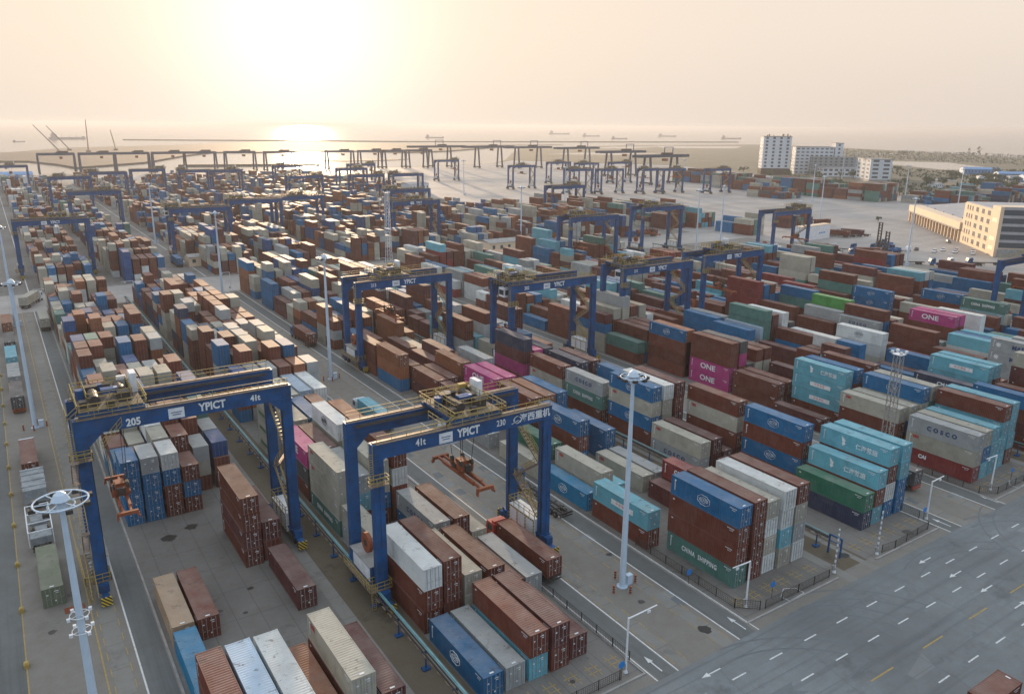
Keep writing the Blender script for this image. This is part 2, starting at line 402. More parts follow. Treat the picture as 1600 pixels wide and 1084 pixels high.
def arrow(x, y, dx, dy, L=3.0):
    mb = MB(); px, py = -dy, dx; z = .024
    def P(a, s): return (x+dx*a+px*s, y+dy*a+py*s, z)
    mb.poly([P(0, -.09), P(L*.62, -.09), P(L*.62, .09), P(0, .09)])
    mb.poly([P(L*.62, -.34), P(L, 0), P(L*.62, .34)])
    tag(mb.obj('road_arrow', M['white_paint']), kind='structure')
for x, y, dx in ((103.9, 48.7, -1), (104, 44.5, -1), (104, 40.4, -1), (60.8, 48.7, -1), (101, 36.2, 1), (147, 48.7, -1), (147, 44.5, -1)): arrow(x, y, dx, 0)
for x in (54.95, 68.8, 115.3, 129.8, 8.0): arrow(x, 51.9, 0, 1)
for x0 in (78.0, 17.8, 138.2):   # painted pentagon with a stop word in front of a block
    mb = MB(); pts = [(x0+1.8, 55.0), (x0+3.3, 54.2), (x0+3.3, 52.9), (x0+.2, 52.8), (x0, 54.0)]
    for i in range(5):
        a = pts[i]; c = pts[(i+1) % 5]; mb.beam((a[0], a[1], .03), (c[0], c[1], .03), .09, .01)
    tag(mb.obj('road_marking', M['white_paint']), kind='structure')
for k in range(5): wl.append((PER*k+6.4, 320, PER*k+6.7, 900)); wl.append((PER*k+56.4, 320, PER*k+56.7, 900))
marking('road_marking', wl, M['white_paint']); marking('road_marking', yl, M['yellow_paint'])
# tyre marks, seams and patches on the wide road
M['tyre_mark'] = plain('tyre_mark', (.122, .134, .140), .7, var=.12); M['patch'] = ground_mat('asphalt_patch', (.13, .145, .155), .2, (.1, .1, .09), None, dirt=.4); M['pale_patch'] = ground_mat('pale_patch', (.20, .215, .22), .25, (.17, .15, .12), None, dirt=.4)
rp = random.Random(3)
def ribbon(name, pts, wd, z, mat):
    mb = MB()
    for i in range(len(pts)-1):
        a = Vector((*pts[i], 0)); c = Vector((*pts[i+1], 0)); d = (c-a).normalized(); n_ = Vector((-d.y, d.x, 0))*wd/2
        if i == 0: pl, pr = a+n_, a-n_
        q, r_ = c+n_, c-n_
        mb.poly([(pl.x, pl.y, z), (pr.x, pr.y, z), (r_.x, r_.y, z), (q.x, q.y, z)]); pl, pr = q, r_
    return tag(mb.obj(name, mat), kind='structure')
for i, (cx, cy, r_, a0, a1) in enumerate([(76, 40, 9, .2, 1.6), (78, 38, 13, .3, 1.7), (62, 33, 16, .6, 1.5), (118, 38, 12, .4, 1.6), (129.5, 37, 14, 1.5, 2.8), (104, 30, 18, .9, 1.9)]):
    for dd in (0, 2.0):
        ribbon('tyre_mark', [(cx+(r_+dd)*math.cos(a0+(a1-a0)*k/18), cy+(r_+dd)*math.sin(a0+(a1-a0)*k/18)) for k in range(19)], .24, .0135+.0006*i+.0002*dd, M['tyre_mark'])
for i in range(13):
    x = rp.uniform(55, 150); y = rp.uniform(22, 47); sheet('road_patch', [(x, y), (x+rp.uniform(2, 7), y), (x+rp.uniform(2, 7), y+rp.uniform(1, 3)), (x-rp.uniform(0, 1), y+rp.uniform(1, 3))], .0100+.00015*i, M['patch'] if i % 2 else M['pale_patch'])
for y in (50.2, 48.9, 44.3, 40.1, 36.0): ribbon('road_seam', [(30+i*6, y+rp.uniform(-.06, .06)) for i in range(30)], .07, .0215, M['tyre_mark'])
for i in range(9):
    x = 58+i*11+rp.uniform(-2, 2); ribbon('road_crack', [(x+rp.uniform(-.5, .5)+.2*k, 24+k*1.9) for k in range(14)], .06, .0218, M['tyre_mark'])
for k in range(5):
    for (xa, xb) in ((57.0, 58.9), (65.2-60.2, 66.4-60.2)):
        for j in range(9):
            x = PER*k+rp.uniform(xa, xb); y = rp.uniform(53, 120); sheet('concrete_patch', [(x-.8, y), (x+.7, y+.1), (x+.8, y+2.2), (x-.7, y+2.0)], .0163+.00012*(j+9*k), M['patch'] if j % 2 else M['pale_patch'])
# kerbs along the yard blocks and in front
mb = MB()
for k in range(5):
    x = PER*k
    mb.box(x+9.45, 52.5, 0, x+9.7, 285, .14)
    mb.box(x+52.9, 52.5, 0, x+53.1, 285, .14)
    mb.box(x+9.7, 52.5, 0, x+28.0, 52.75, .14)
    mb.box(x+36.6, 52.5, 0, x+52.9, 52.75, .14)
tag(mb.obj('kerb', M['concrete']), kind='structure')
# oil patches
def blob(name, x, y, r, mat, seed):
    rr = random.Random(seed); pts = []
    for i in range(22):
        a = 2*math.pi*i/22; q = r*(.78+.35*rr.random()); pts.append((x+q*math.cos(a), y+q*math.sin(a)*.9))
    sheet(name, pts, .021, mat)
M['median'] = ground_mat('median_ground', (.12, .095, .07), .3, (.10, .085, .03), None, rough=.9, dirt=.6)
for k in range(5): rect('median', PER*k+30.2, 53.3, PER*k+34.0, 285, .02, M['median']); rect('median', PER*k+35.05, 53.3, PER*k+35.6, 285, .02, M['median'])
M['oil'] = plain('oil_stain', (.035, .032, .028), .45, var=.2)
for i, (x, y, r) in enumerate([(14.6, 112.4, 1.1), (18.1, 114.1, 1.0), (-4.9+3.6, 96.5, .5), (1.7, 104, .8), (64.6, 54.6, .9), (21, 93, .45), (16.4, 90, .4), (19, 88, .35), (45, 109, .6), (62, 63, .5), (94, 55.7, .8), (108, 54.5, .9), (66, 74, .5), (41, 55.0, .5), (45.5, 56, .35)]):
    blob('oil_stain', x, y, r, M['oil'], i)

# ------------------------------------------------------------------ haze
mb = MB(); mb.box(-26500, -3500, -2.6, 34500, 34500, 66.0)
mt, t, b = newmat('haze'); t.nodes.remove(b)
pv = t.nodes.new('ShaderNodeVolumePrincipled'); pv.inputs['Density'].default_value = HAZE
pv.inputs['Color'].default_value = (.60, .62, .66, 1); pv.inputs['Anisotropy'].default_value = .34
t.links.new(pv.outputs[0], t.nodes['Material Output'].inputs['Volume'])

tag(mb.obj('haze', mt), kind='stuff')

# ------------------------------------------------------------------ containers
COL = {'r': (.15, .034, .018), 'm': (.11, .026, .024), 'o': (.26, .085, .033), 'b': (.0, .125, .29), 'B': (.0, .22, .42), 'n': (.028, .040, .085),
       't': (.13, .41, .50), 'g': (.075, .20, .17), 'G': (.02, .15, .09), 'w': (.66, .68, .66), 'c': (.43, .405, .33), 'k': (.33, .35, .35), 's': (.42, .54, .66),
       'p': (.46, .04, .20), 'x': (.24, .03, .03), 'y': (.42, .27, .07), 'e': (.07, .26, .06), 'd': (.07, .07, .075), 'v': (.01, .07, .22), 'f': (.16, .19, .12), 'u': (.40, .27, .17)}
CNAME = {'r': 'rust brown', 'm': 'maroon', 'o': 'orange brown', 'b': 'deep blue', 'B': 'bright blue', 'n': 'navy', 't': 'turquoise', 'g': 'grey green', 'G': 'dark green', 'w': 'white',
         'c': 'beige', 'k': 'pale grey', 's': 'silver blue', 'p': 'magenta', 'x': 'red', 'y': 'yellow', 'e': 'bright green', 'd': 'charcoal', 'v': 'violet blue', 'f': 'olive', 'u': 'rusty white'}
CW = 2.44
def corr(mb, axis, fixed, a0, a1, z0, z1, depth, per, sgn):
    n = max(4, int(round((a1-a0)/per))); p = (a1-a0)/n; prof = []
    for i in range(n):
        s = a0+i*p; prof += [(s, 0), (s+.25*p, 0), (s+.5*p, depth), (s+.75*p, depth)]
    prof.append((a1, 0))
    for (p0, d0), (p1, d1) in zip(prof, prof[1:]):
        if axis == 'side':
            q = [(fixed+sgn*d0, p0, z0), (fixed+sgn*d1, p1, z0), (fixed+sgn*d1, p1, z1), (fixed+sgn*d0, p0, z1)]
        elif axis == 'end':
            q = [(p0, fixed+sgn*d0, z0), (p1, fixed+sgn*d1, z0), (p1, fixed+sgn*d1, z1), (p0, fixed+sgn*d0, z1)]
        else:
            q = [(fixed, p0, z1-d0), (z0, p0, z1-d0), (z0, p1, z1-d1), (fixed, p1, z1-d1)]
        if axis == 'top': q = q[::-1]
        if (axis == 'side' and sgn > 0) or (axis == 'end' and sgn < 0): q = q[::-1]
        mb.poly(q)
def container_body(L, H):
    mb = MB(); W2, L2 = CW/2, L/2
    for sx in (-1, 1):
        for sy in (-1, 1):
            mb.cbox(sx*(W2-.08), sy*(L2-.08), H/2, .16, .16, H-.02)
            for z in (.06, H-.06): mb.cbox(sx*(W2-.087), sy*(L2-.087), z, .18, .18, .119)
    for sx in (-1, 1):
        mb.cbox(sx*(W2-.05), 0, .09, .09, L-.33, .15); mb.cbox(sx*(W2-.045), 0, H-.07, .08, L-.33, .09)
    for sy in (-1, 1):
        mb.cbox(0, sy*(L2-.06), .09, CW-.33, .11, .15); mb.cbox(0, sy*(L2-.06), H-.08, CW-.33, .11, .12)
    corr(mb, 'side', -(W2-.02), -L2+.16, L2-.16, .165, H-.115, .045, .28, 1)
    corr(mb, 'side', (W2-.02), -L2+.16, L2-.16, .165, H-.115, .045, .28, -1)
    corr(mb, 'end', L2-.02, -W2+.16, W2-.16, .165, H-.14, .045, .28, -1)
    corr(mb, 'top', -W2+.085, -L2+.12, L2-.12, W2-.085, H-.035, .028, .36, 1)
    mb.box(-W2+.1, -L2+.1, .03, W2-.1, L2-.1, .06)
    mb.m(2)
    for sx in (-1, 1):   # small code plates by the door end, and on the roof
        x = sx*(W2-.002); xa, xb = min(x, x+sx*.006), max(x, x+sx*.006)
        for i in range(6): mb.box(xa, -L2+.55+i*.2, H-.47, xb, -L2+.68+i*.2, H-.34)
        for i in range(3): mb.box(xa, -L2+.75+i*.2, H-.72, xb, -L2+.88+i*.2, H-.62)
        if L > 8: mb.box(xa, L2-.95, H-.62, xb, L2-.65, H-.45)
    mb.box(-.25, -L2+.32, H-.03, .25, -L2+.52, H-.015)
    mb.m(0)
    return mb
def door_mb(H, sx):
    mb = MB(); x0, x1 = (.16-CW/2, -.012) if sx < 0 else (.012, CW/2-.16)
    n = 5; hh = (H-.32)/n
    mb.box(x0, -.03, .17, x1, .03, H-.15)
    for i in range(n): mb.box(x0+.07, -.045, .17+i*hh+.06, x1-.07, -.031, .17+(i+1)*hh-.05)
    mb.m(1)
    for f in (.28, .74):
        x = x0+(x1-x0)*f; mb.box(x-.022, -.10, .14, x+.022, -.05, H-.12)
        for z in (.25, .9, 1.35, H-.35): mb.box(x-.06, -.115, z, x+.06, -.101, z+.05)
        mb.box(x-.02, -.13, 1.08, x+.32, -.116, 1.13)
    mb.m(2)
    if sx > 0:
        mb.box(x0+.16, -.060, H-.62, x0+.62, -.046, H-.50); mb.box(x0+.30, -.060, H-.85, x0+.62, -.046, H-.77); mb.box(x0+.1, -.06, .62, x0+.3, -.046, .80)
    else:
        mb.box(x0+.3, -.060, H-1.0, x0+.55, -.046, H-.86)
    return mb
PM = [M['paint'], M['bar'], M['white_mark']]
def full_body(L, H):
    mb = container_body(L, H)
    for sx in (-1, 1):
        d = door_mb(H, sx); n = len(mb.v)
        mb.v += [(x, y-L/2+.08, z) for x, y, z in d.v]; mb.f += [tuple(i+n for i in f) for f in d.f]; mb.mi += d.mi
    return mb
CM = {}
for L, tagn in ((12.19, 40), (6.06, 20)):
    for H in (2.591, 2.896):
        CM[(tagn, H, 'body')] = container_body(L, H).mesh('container_body', PM)
        CM[(tagn, H, 'full')] = full_body(L, H).mesh('container', PM)
for H in (2.591, 2.896):
    CM[('door', H, -1)] = door_mb(H, -1).mesh('door', PM); CM[('door', H, 1)] = door_mb(H, 1).mesh('door', PM)
# vertical code block at the end of a side: short strokes, no readable text
def code_mb():
    mb = MB(); rr = random.Random(5)
    for i in range(9): mb.box(-.012, -.09, i*.17, 0, .09*rr.choice((1, .6, 1)), i*.17+.11)
    return mb
CM['code'] = code_mb().mesh('marking', M['white_mark'])
def emblem_mb():
    mb = MB()
    def lobes(ra, rb, k, amp, wd, n=72):
        P = []
        for i in range(n+1):
            a = 2*math.pi*i/n; q = 1+amp*abs(math.sin(k*a/2)); P.append((-.015, ra*q*math.cos(a), rb*q*math.sin(a)))
        for a, c in zip(P, P[1:]): mb.beam(a, c, wd, .02)
    lobes(1.02, .66, 8, .12, .085); lobes(.62, .36, 6, .10, .07)
    for y in (-.62, -.22, .2, .62):   # interlaced strokes across the middle
        pr = None
        for i in range(9):
            a = 2*math.pi*i/8; c = (-.015, y+.17*math.cos(a), .02+.2*math.sin(a))
            if pr: mb.beam(pr, c, .06, .02)
            pr = c
    return mb
CM['emblem'] = emblem_mb().mesh('emblem', M['white_mark'])
CM['emblem_grey'] = emblem_mb().mesh('emblem', M['grey_mark'])
_txt = {}
def text_mesh(s, size, mat, bold=0.0, spacing=1.0, xs=1.0):
    k = (s, size, mat.name, bold, spacing, xs)
    if k in _txt: return _txt[k]
    cu = bpy.data.curves.new('lettering', 'FONT'); cu.body = s; cu.size = size; cu.align_x = 'CENTER'; cu.align_y = 'CENTER'
    cu.extrude = .008; cu.offset = bold; cu.space_character = spacing; cu.resolution_u = 3
    o = bpy.data.objects.new('lettering', cu); C.objects.link(o); bpy.context.view_layer.update()
    dg = bpy.context.evaluated_depsgraph_get(); me = bpy.data.meshes.new_from_object(o.evaluated_get(dg))
    bpy.data.objects.remove(o); bpy.data.curves.remove(cu)
    if xs != 1: me.transform(Matrix.Diagonal((xs, 1, 1, 1)))
    me.materials.clear(); me.materials.append(mat); me.name = 'lettering'; _txt[k] = me; return me
LFACE = Matrix(((0, 0, -1), (-1, 0, 0), (0, 1, 0))).to_4x4()     # text on the left (-X) side, reading towards -Y
FFACE = Matrix(((1, 0, 0), (0, 0, -1), (0, 1, 0))).to_4x4()      # text on the near (-Y) face
def place_mesh(name, me, parent, loc, rot=None):
    o = bpy.data.objects.new(name, me); link(o, parent)
    mm = (rot or Matrix.Identity(4)).copy(); mm.translation = Vector(loc); o.matrix_local = mm; return o
def side_marks(root, code, L, H):
    x = -CW/2-.012; top = H-.7
    def tx(s, size, mat, y, z, **k): place_mesh('lettering', text_mesh(s, size, mat, **k), root, (x, y, z), LFACE)
    if code == 'E': place_mesh('emblem', CM['emblem'], root, (x, 0, H*.52))
    elif code == 'e': place_mesh('emblem', CM['emblem_grey'], root, (x, 0, H*.55))
    elif code == 'ONE': tx('ONE', 1.75, M['white_mark'], .4, H*.54, bold=.035, xs=1.25)
    elif code == 'COSCO': tx('COSCO', 1.05, M['blue_mark'], 0, H*.5, bold=.05, spacing=1.75)
    elif code == 'CHINA': tx('CHINA  SHIPPING', 1.0, M['white_mark'], 0, H*.52, bold=.03, spacing=1.15, xs=.72)
    elif code == 'MAERSK': tx('MAERSK', 1.3, M['blue_mark'], -1.2, H*.5, bold=.05, spacing=1.1); star(root, x, 4.3, H*.52)
    elif code == 'CAI': tx('CAI', .9, M['white_mark'], 2.6, H*.6, bold=.05)
    elif code == 'RCL': tx('RCL', 1.4, M['white_mark'], -1.0, H*.5, bold=.05)
    elif code == 'CMA': tx('CMA CGM', 1.1, M['white_mark'], -1.5, H*.55, bold=.04)
    elif code == 'EVER': tx('EVERGREEN', 1.2, M['white_mark'], 0, H*.5, bold=.04)
    elif code == 'red': tx('TEX', .62, M['red_mark'], L*.36, H-.72, bold=.05)
    elif code == 'bird':
        mb = MB()
        pts = [(0, .9), (.75, .25), (.6, -.1), (.8, -.3), (.35, -.75), (.05, -.35), (.3, -.12), (.1, .05)]; mb.poly([(0, 1.6-p[0]*1.0, p[1]) for p in pts])
        place_mesh('emblem', mb.mesh('emblem', M['white_mark']), root, (x, .6, H*.52))
        tx('仁海航运', .95, M['white_mark'], -2.2, H*.48, bold=.02)
    elif code == 'panel':
        mb = MB(); mb.box(-.006, -2.4, -.42, 0, 2.4, .42); place_mesh('decal', mb.mesh('decal', M['white_mark']), root, (x, -.6, H*.5))
        tx('中谷海运', .62, M['red_mark'], -.4, H*.5)
    if code not in ('', '-'):
        place_mesh('code_marking', CM['code'], root, (x, L/2-.75, H-2.0))
def star(root, x, y, z):
    mb = MB(); pts = []
    for i in range(14):
        a = math.pi*i/7+math.pi/2; q = .75 if i % 2 == 0 else .36; pts.append((0, q*math.cos(a), q*math.sin(a)))
    mb.poly(pts[::-1]); place_mesh('emblem', mb.mesh('emblem', M['white_mark']), root, (x, y, z))

S, Hc = 2.591, 2.896
YB = [58.6+13.5*i for i in range(17)]
stacks = {}     # key (block, row, bay, half) -> dict
occupied = set()
def add_stack(block, row, y, cols, L=40, h=Hc, x=None, marks=None, bay=None):
    bay = bay if bay is not None else min(range(17), key=lambda i: abs(YB[i]-y))
    if x is None: x = ROWX[block][row]
    stacks[(block, row, bay, 0)] = dict(x=x, y=y, cols=cols, L=L, h=h, marks=marks or {}, block=block, row=row, bay=bay)
    for q in (0, 1): occupied.add((block, row, bay, q))
ROWX = {0: [10.2, 12.95, 15.75, 18.5, 21.5, 24.6], 1: [35.7, 38.5, 41.5, 44.4, 47.4, 50.2], 2: [71.3, 74.1, 77.1, 80.1, 83.1, 86.1], 3: [96.3, 99.3, 102.3, 105.3, 108.4, 111.6], 4: [131.2, 134.2, 137.2, 140.2, 143.2, 146.2]}
for k in range(5, 12): ROWX[k] = [bx(k)+2.95*j+(-.2 if k % 2 else .1) for j in range(6)]
A = add_stack
# block 0 (left) near end
A(0, 0, 58.6, 'mrr'); A(0, 1, 58.4, 'rws'); A(0, 2, 58.3, 'cbw'); A(0, 3, 58.6, 'ro'); A(0, 4, 59, 'rrc', marks={2: 'red'}); A(0, 5, 59, 'rm')
A(0, 0, 72, 'B', marks={0: '-'}); A(0, 0, 85.2, 'u'); A(0, 1, 85.2, 'r'); A(0, 5, 84.7, 'm')
A(0, 4, 98.2, 'rmrr', h=S, x=21.9); A(0, 5, 98.6, 'rm', h=Hc)
for bay in range(0, 4):
    for r in range(6):
        for q in (0, 1): occupied.add((0, r, bay, q))
y = 119.0
A(0, 0, y, 'bbbb', 20, S, bay=4); A(0, 1, y, 'bbbk', 20, S, bay=4); A(0, 2, y, 'rbrc'[:1]+'rbw', 20, S, bay=4, marks={3: 'red'}); A(0, 3, y, 'rbr', 20, S, bay=4)
y = 125.6
def A2(block, row, y, cols, bay, h=S):
    stacks[(block, row, bay, 1)] = dict(x=ROWX[block][row], y=y, cols=cols, L=20, h=h, marks={}, block=block, row=row, bay=bay)
A2(0, 0, y, 'rgg', 4); A2(0, 1, y, 'crr', 4); A2(0, 2, y, 'rrc', 4); A2(0, 3, y, 'mrrr', 4); A2(0, 4, y, 'rck', 4); A2(0, 5, y, 'mr', 4)
occupied |= {(0, r, 4, q) for r in range(6) for q in (0, 1)}
# block 1
A(1, 0, 58.6, 'b', marks={0: 'E'}); A(1, 1, 58.7, 'k'); A(1, 2, 58.5, 'tr', marks={1: '-'}); A(1, 3, 58.5, 'rm'); A(1, 4, 58.9, 'm')
A(1, 0, 72, 'rrw'); A(1, 1, 72.3, 'rrr'); A(1, 2, 72.4, 'cc'); A(1, 3, 72, 'rr', x=44.6); A(1, 5, 71.8, 'k'); A(1, 4, 71.9, 'm')
A(1, 0, 85.6, 'kc'); A(1, 1, 85.6, 'c'); A(1, 3, 85.6, 'bk', marks={1: 'COSCO'}); A(1, 4, 85.5, 'rr'); A(1, 5, 85.6, 'c')
A(1, 0, 99, 'gccc', h=S, marks={0: 'CHINA', 1: '-', 2: 'red', 3: 'red'}); A(1, 1, 99.4, 'rtk', x=38.7); A(1, 2, 99.2, 'rbcc', h=S); A(1, 3, 99.2, 'rrwr', h=Hc); 
A(1, 0, 112.2, 'rdp', marks={2: 'ONE'}); A(1, 1, 112, 'rrm'); A(1, 2, 113.5, 'rrcw', h=Hc, marks={3: 'e'}); A(1, 3, 113.0, 'mrro', h=Hc)
A(1, 0, 127.0, 'cccc', h=Hc, marks={0: 'g', 1: 'g', 2: 'g', 3: 'g'}); A(1, 1, 126.3, 'brc'); A(1, 2, 126.3, 'rbb'); A(1, 3, 126.3, 'mrr')
A(1, 2, 139.8, 'rkc', h=Hc); A(1, 3, 141.0, 'rbs', h=Hc); A(1, 4, 141.0, 'rbw', h=Hc)
for bay in range(0, 7):
    for r in range(6):
        for q in (0, 1): occupied.add((1, r, bay, q))
# block 2
A(2, 1, 58.7, 'grrb', marks={0: 'CHINA', 3: 'E', 1: '-', 2: '-'}); A(2, 2, 58.7, 'rrrr'); A(2, 3, 58.9, 'wcwc', h=S+.1); A(2, 4, 58.7, 'ctww'); A(2, 5, 58.7, 'wkcr')
A(2, 0, 72.1, 'rt', marks={1: 'panel', 0: '-'}); A(2, 4, 72.2, 'm', marks={0: '-'}); A(2, 5, 72.4, 'rx', marks={1: 'CAI'})
A(2, 0, 85.8, 'B', marks={0: 'E'}); A(2, 1, 85.8, 'cc', marks={1: 'red'}); A(2, 2, 85.8, 't'); A(2, 4, 85.8, 'c', marks={0: 'red'}); A(2, 5, 85.8, 'k')
A(2, 3, 99.4, 'brb'.replace('b', 'b'), marks={2: 'E', 1: '-', 0: 'E'}); A(2, 5, 99.2, 'bb'); 
A(2, 0, 99.2, 'c'); A(2, 1, 99.2, 'cG')
A(2, 0, 115, 'kk'[:1]); A(2, 3, 113.5, 'rrr', marks={2: '-'}); A(2, 4, 113.5, 'rro'); A(2, 5, 113.6, 'rbb')
A(2, 0, 126.5, 'b', marks={0: 'E'}); A(2, 1, 127, 'rm'); A(2, 3, 127, 'rpp', marks={2: 'ONE'}); A(2, 4, 127, 'rxp'); A(2, 5, 127, 'rb')
A(2, 1, 140.4, 'mr'); A(2, 2, 140.4, 'rr'); A(2, 3, 140.4, 'rro'); A(2, 5, 140.4, 'rkk')
for bay in range(0, 7):
    for r in range(6):
        for q in (0, 1): occupied.add((2, r, bay, q))
# block 3
A(3, 2, 58.6, 'nG', marks={1: '-'}); A(3, 3, 58.8, 'trt', marks={2: 'bird'}); A(3, 4, 59, 'bwrt', marks={3: 'bird'}); A(3, 5, 59, 'bbtt')
A(3, 3, 72.2, 'rbrb', marks={3: 'E', 1: 'E'}); A(3, 1, 72.2, 'm')
A(3, 0, 85.8, 'kc', marks={0: 'COSCO', 1: 'red'}); A(3, 1, 85.8, 'mm'); A(3, 3, 85.8, 'mrcr', marks={2: 'red', 3: '-'}); A(3, 2, 85.8, 'm')
A(3, 0, 99.6, 'rbcb', x=97.6, marks={3: 'E', 2: 'red', 1: 'E'}); A(3, 1, 99.6, 'rccw', h=Hc, x=100.6); A(3, 2, 99.6, 'gmrm', x=103.6)
A(3, 0, 113.4, 'rgk', x=97.2, marks={2: 'COSCO', 1: 'CHINA'}); A(3, 1, 113.4, 'rc'); A(3, 2, 113.4, 'mn', marks={1: 'CMA'}); A(3, 3, 112.8, 'rbb')
A(3, 0, 126.8, 'rcr', x=97.2, marks={1: 'red', 2: '-'}); A(3, 1, 126.8, 'mr'); A(3, 2, 126.8, 'rnn', marks={2: '-'}); A(3, 3, 126.8, 'rmm')
A(3, 0, 140.3, 'rpmn'[:4]); A(3, 1, 140.3, 'rrp'); A(3, 2, 140.3, 'mrn')
for bay in range(0, 7):
    for r in range(6):
        for q in (0, 1): occupied.add((3, r, bay, q))
# block 4
A(4, 0, 58.0, 'xck', x=133, marks={2: 'COSCO', 1: 'red', 0: 'CAI'}); A(4, 1, 58.2, 'tbc', x=136); A(4, 2, 58.4, 'ttt', x=139); A(4, 4, 59, 'tttr', x=143.2, marks={3: '-'}); A(4, 5, 59, 'rttt', marks={3: '-'}); A(4, 3, 58.6, 'tt', x=141)
A(4, 1, 72.6, 'mrc', marks={2: 'red'}); A(4, 2, 72.4, 'rbc'); A(4, 3, 72.0, 'cmcb', marks={3: 'E'}); A(4, 4, 72, 'mrgc'); A(4, 5, 72, 'mrb')
A(4, 0, 85.8, 'm', marks={0: '-'}); A(4, 2, 86, 'rttt', x=137.2, marks={1: 'panel', 2: 'panel', 3: 'bird'}); A(4, 3, 85.8, 'rmrb', x=140.2, marks={3: 'E'}); A(4, 4, 86, 'mrr'); A(4, 5, 86, 'rmcr')
A(4, 1, 99.4, 'rr'); A(4, 2, 99.4, 'rr'); A(4, 4, 99.4, 'm'); A(4, 5, 99.4, 'rm')
A(4, 1, 112.8, 'pprr', x=134.2, marks={1: 'ONE', 0: 'ONE', 2: '-', 3: '-'}); A(4, 2, 112.8, 'rrpd'); A(4, 3, 113, 'md'); A(4, 4, 113, 'rcr'); A(4, 5, 113, 'rcr')
A(4, 0, 126.4, 'rrrb', x=133.4, marks={3: 'E', 2: '-', 1: '-'}); A(4, 1, 126.4, 'rrro'); A(4, 2, 126.6, 'rr'); A(4, 3, 126.6, 'rbt')
A(4, 0, 140, 'rg'); A(4, 1, 140, 'bgr'); A(4, 2, 140, 'bbr'); A(4, 3, 140, 'rvr')
for bay in range(0, 7):
    for r in range(6):
        for q in (0, 1): occupied.add((4, r, bay, q))
# blocks 5-8, marked stacks that can be told apart
A(5, 2, 72.4, 'rrtt', x=165, marks={3: 'panel'}); A(5, 3, 72.4, 'mrct', x=168); A(5, 0, 72.2, 'mc', marks={1: 'red'}); A(5, 1, 72.2, 'mrn', marks={2: 'CMA'})
A(5, 4, 99.8, 'ccww', x=171.5, marks={3: 'e'}); A(5, 5, 99.8, 'mrr', x=174.6); A(5, 1, 126.4, 'kks', x=161); A(5, 4, 126.2, 'cwww', x=169, marks={3: 'e'}); A(5, 5, 126.2, 'mdd', x=172)
A(5, 1, 113, 'rm'); A(5, 2, 112.8, 'r'); A(5, 4, 86, 'rm'); A(5, 3, 85.8, 'mb', marks={1: 'E'}); A(5, 2, 85.8, 'k'); A(5, 0, 85.8, 'rm')
A(6, 0, 72.4, 'kkkk', x=191, marks={3: 'MAERSK', 2: 'MAERSK'}); A(6, 3, 85.8, 'reb', x=200, marks={2: 'E'}); A(6, 4, 99.6, 'mrpp'[:2]+'rp', x=203.5, marks={3: 'ONE'}); A(6, 5, 99.6, 'mrrp', x=206.4)
A(6, 1, 112.8, 'mrbr', x=194, marks={2: 'RCL', 3: '-'}); A(6, 2, 112.8, 'mrm'); A(6, 3, 112.8, 'rgc', marks={1: 'CHINA'}); A(6, 1, 99.4, 'mrr'); A(6, 0, 86, 'mr'); A(6, 1, 58.8, 'mrs'); A(6, 0, 58.8, 'mrr'); A(6, 2, 58.8, 'rbr')
A(6, 2, 126, 'rree', marks={2: 'EVER'}); A(6, 0, 113, 'cmk', marks={2: 'COSCO'})
A(7, 4, 100, 'rrtg', x=231, marks={3: 'CHINA', 2: 'panel'}); A(7, 5, 113, 'mrrb', x=233, marks={3: 'E'}); A(7, 2, 113, 'mrc'); A(7, 3, 127, 'mgr'); 
A(7, 5, 140, 'mxx', marks={2: '-'}); A(7, 1, 127, 'bbbb', marks={3: 'E', 2: 'E'}); A(7, 2, 140, 'myy')
# everything else follows the yard's own habits: rows of boxes in terraces
rnd = random.Random(11)
PAL = {0: 'ccccwkrrrrrroobbvg', 1: 'ccckkrrrrrrroobbvn', 2: 'rrrrrmmoobbbvcccck', 3: 'rrrrrmmobbbccckgwt', 4: 'rrrrrrmmbbbcckwtgx'}
def fill(block, y0, y1, pal, mode, xs, dens=.9, hmean=3.6, bay0=0):
    y = y0; bay = bay0
    while y < y1-11:
        two = rnd.random() < mode
        base = hmean+rnd.uniform(-1.4, 1.1); prev = rnd.choice(pal)
        for r in range(6):
            for q in (0, 1) if two else (0,):
                if (block, r, bay, q) in occupied: continue
                if rnd.random() > dens: continue
                n = int(round(max(1, min(5, base+rnd.gauss(0, .55)))))
                cols = ''; c = prev if rnd.random() < .4 else rnd.choice(pal)
                for i in range(n):
                    if rnd.random() < .62: c = rnd.choice(pal)
                    cols += c
                prev = c
                stacks[(block, r, bay, q)] = dict(x=xs[r]+rnd.uniform(-.06, .06), y=y+q*6.5+rnd.uniform(-.05, .05), cols=cols, L=20 if two else 40,
                                                  h=S if (two or rnd.random() < .25) else Hc, marks={}, block=block, row=r, bay=bay)
        y += 13.5; bay += 1
for k in range(0, 10):
    fill(k, 58.6, 286, PAL[min(k, 4)], .85 if k < 2 else (.35 if k < 4 else .1), ROWX[k], .9 if k < 5 else .82, 3.9 if k < 2 else (3.2 if k < 5 else 2.7))
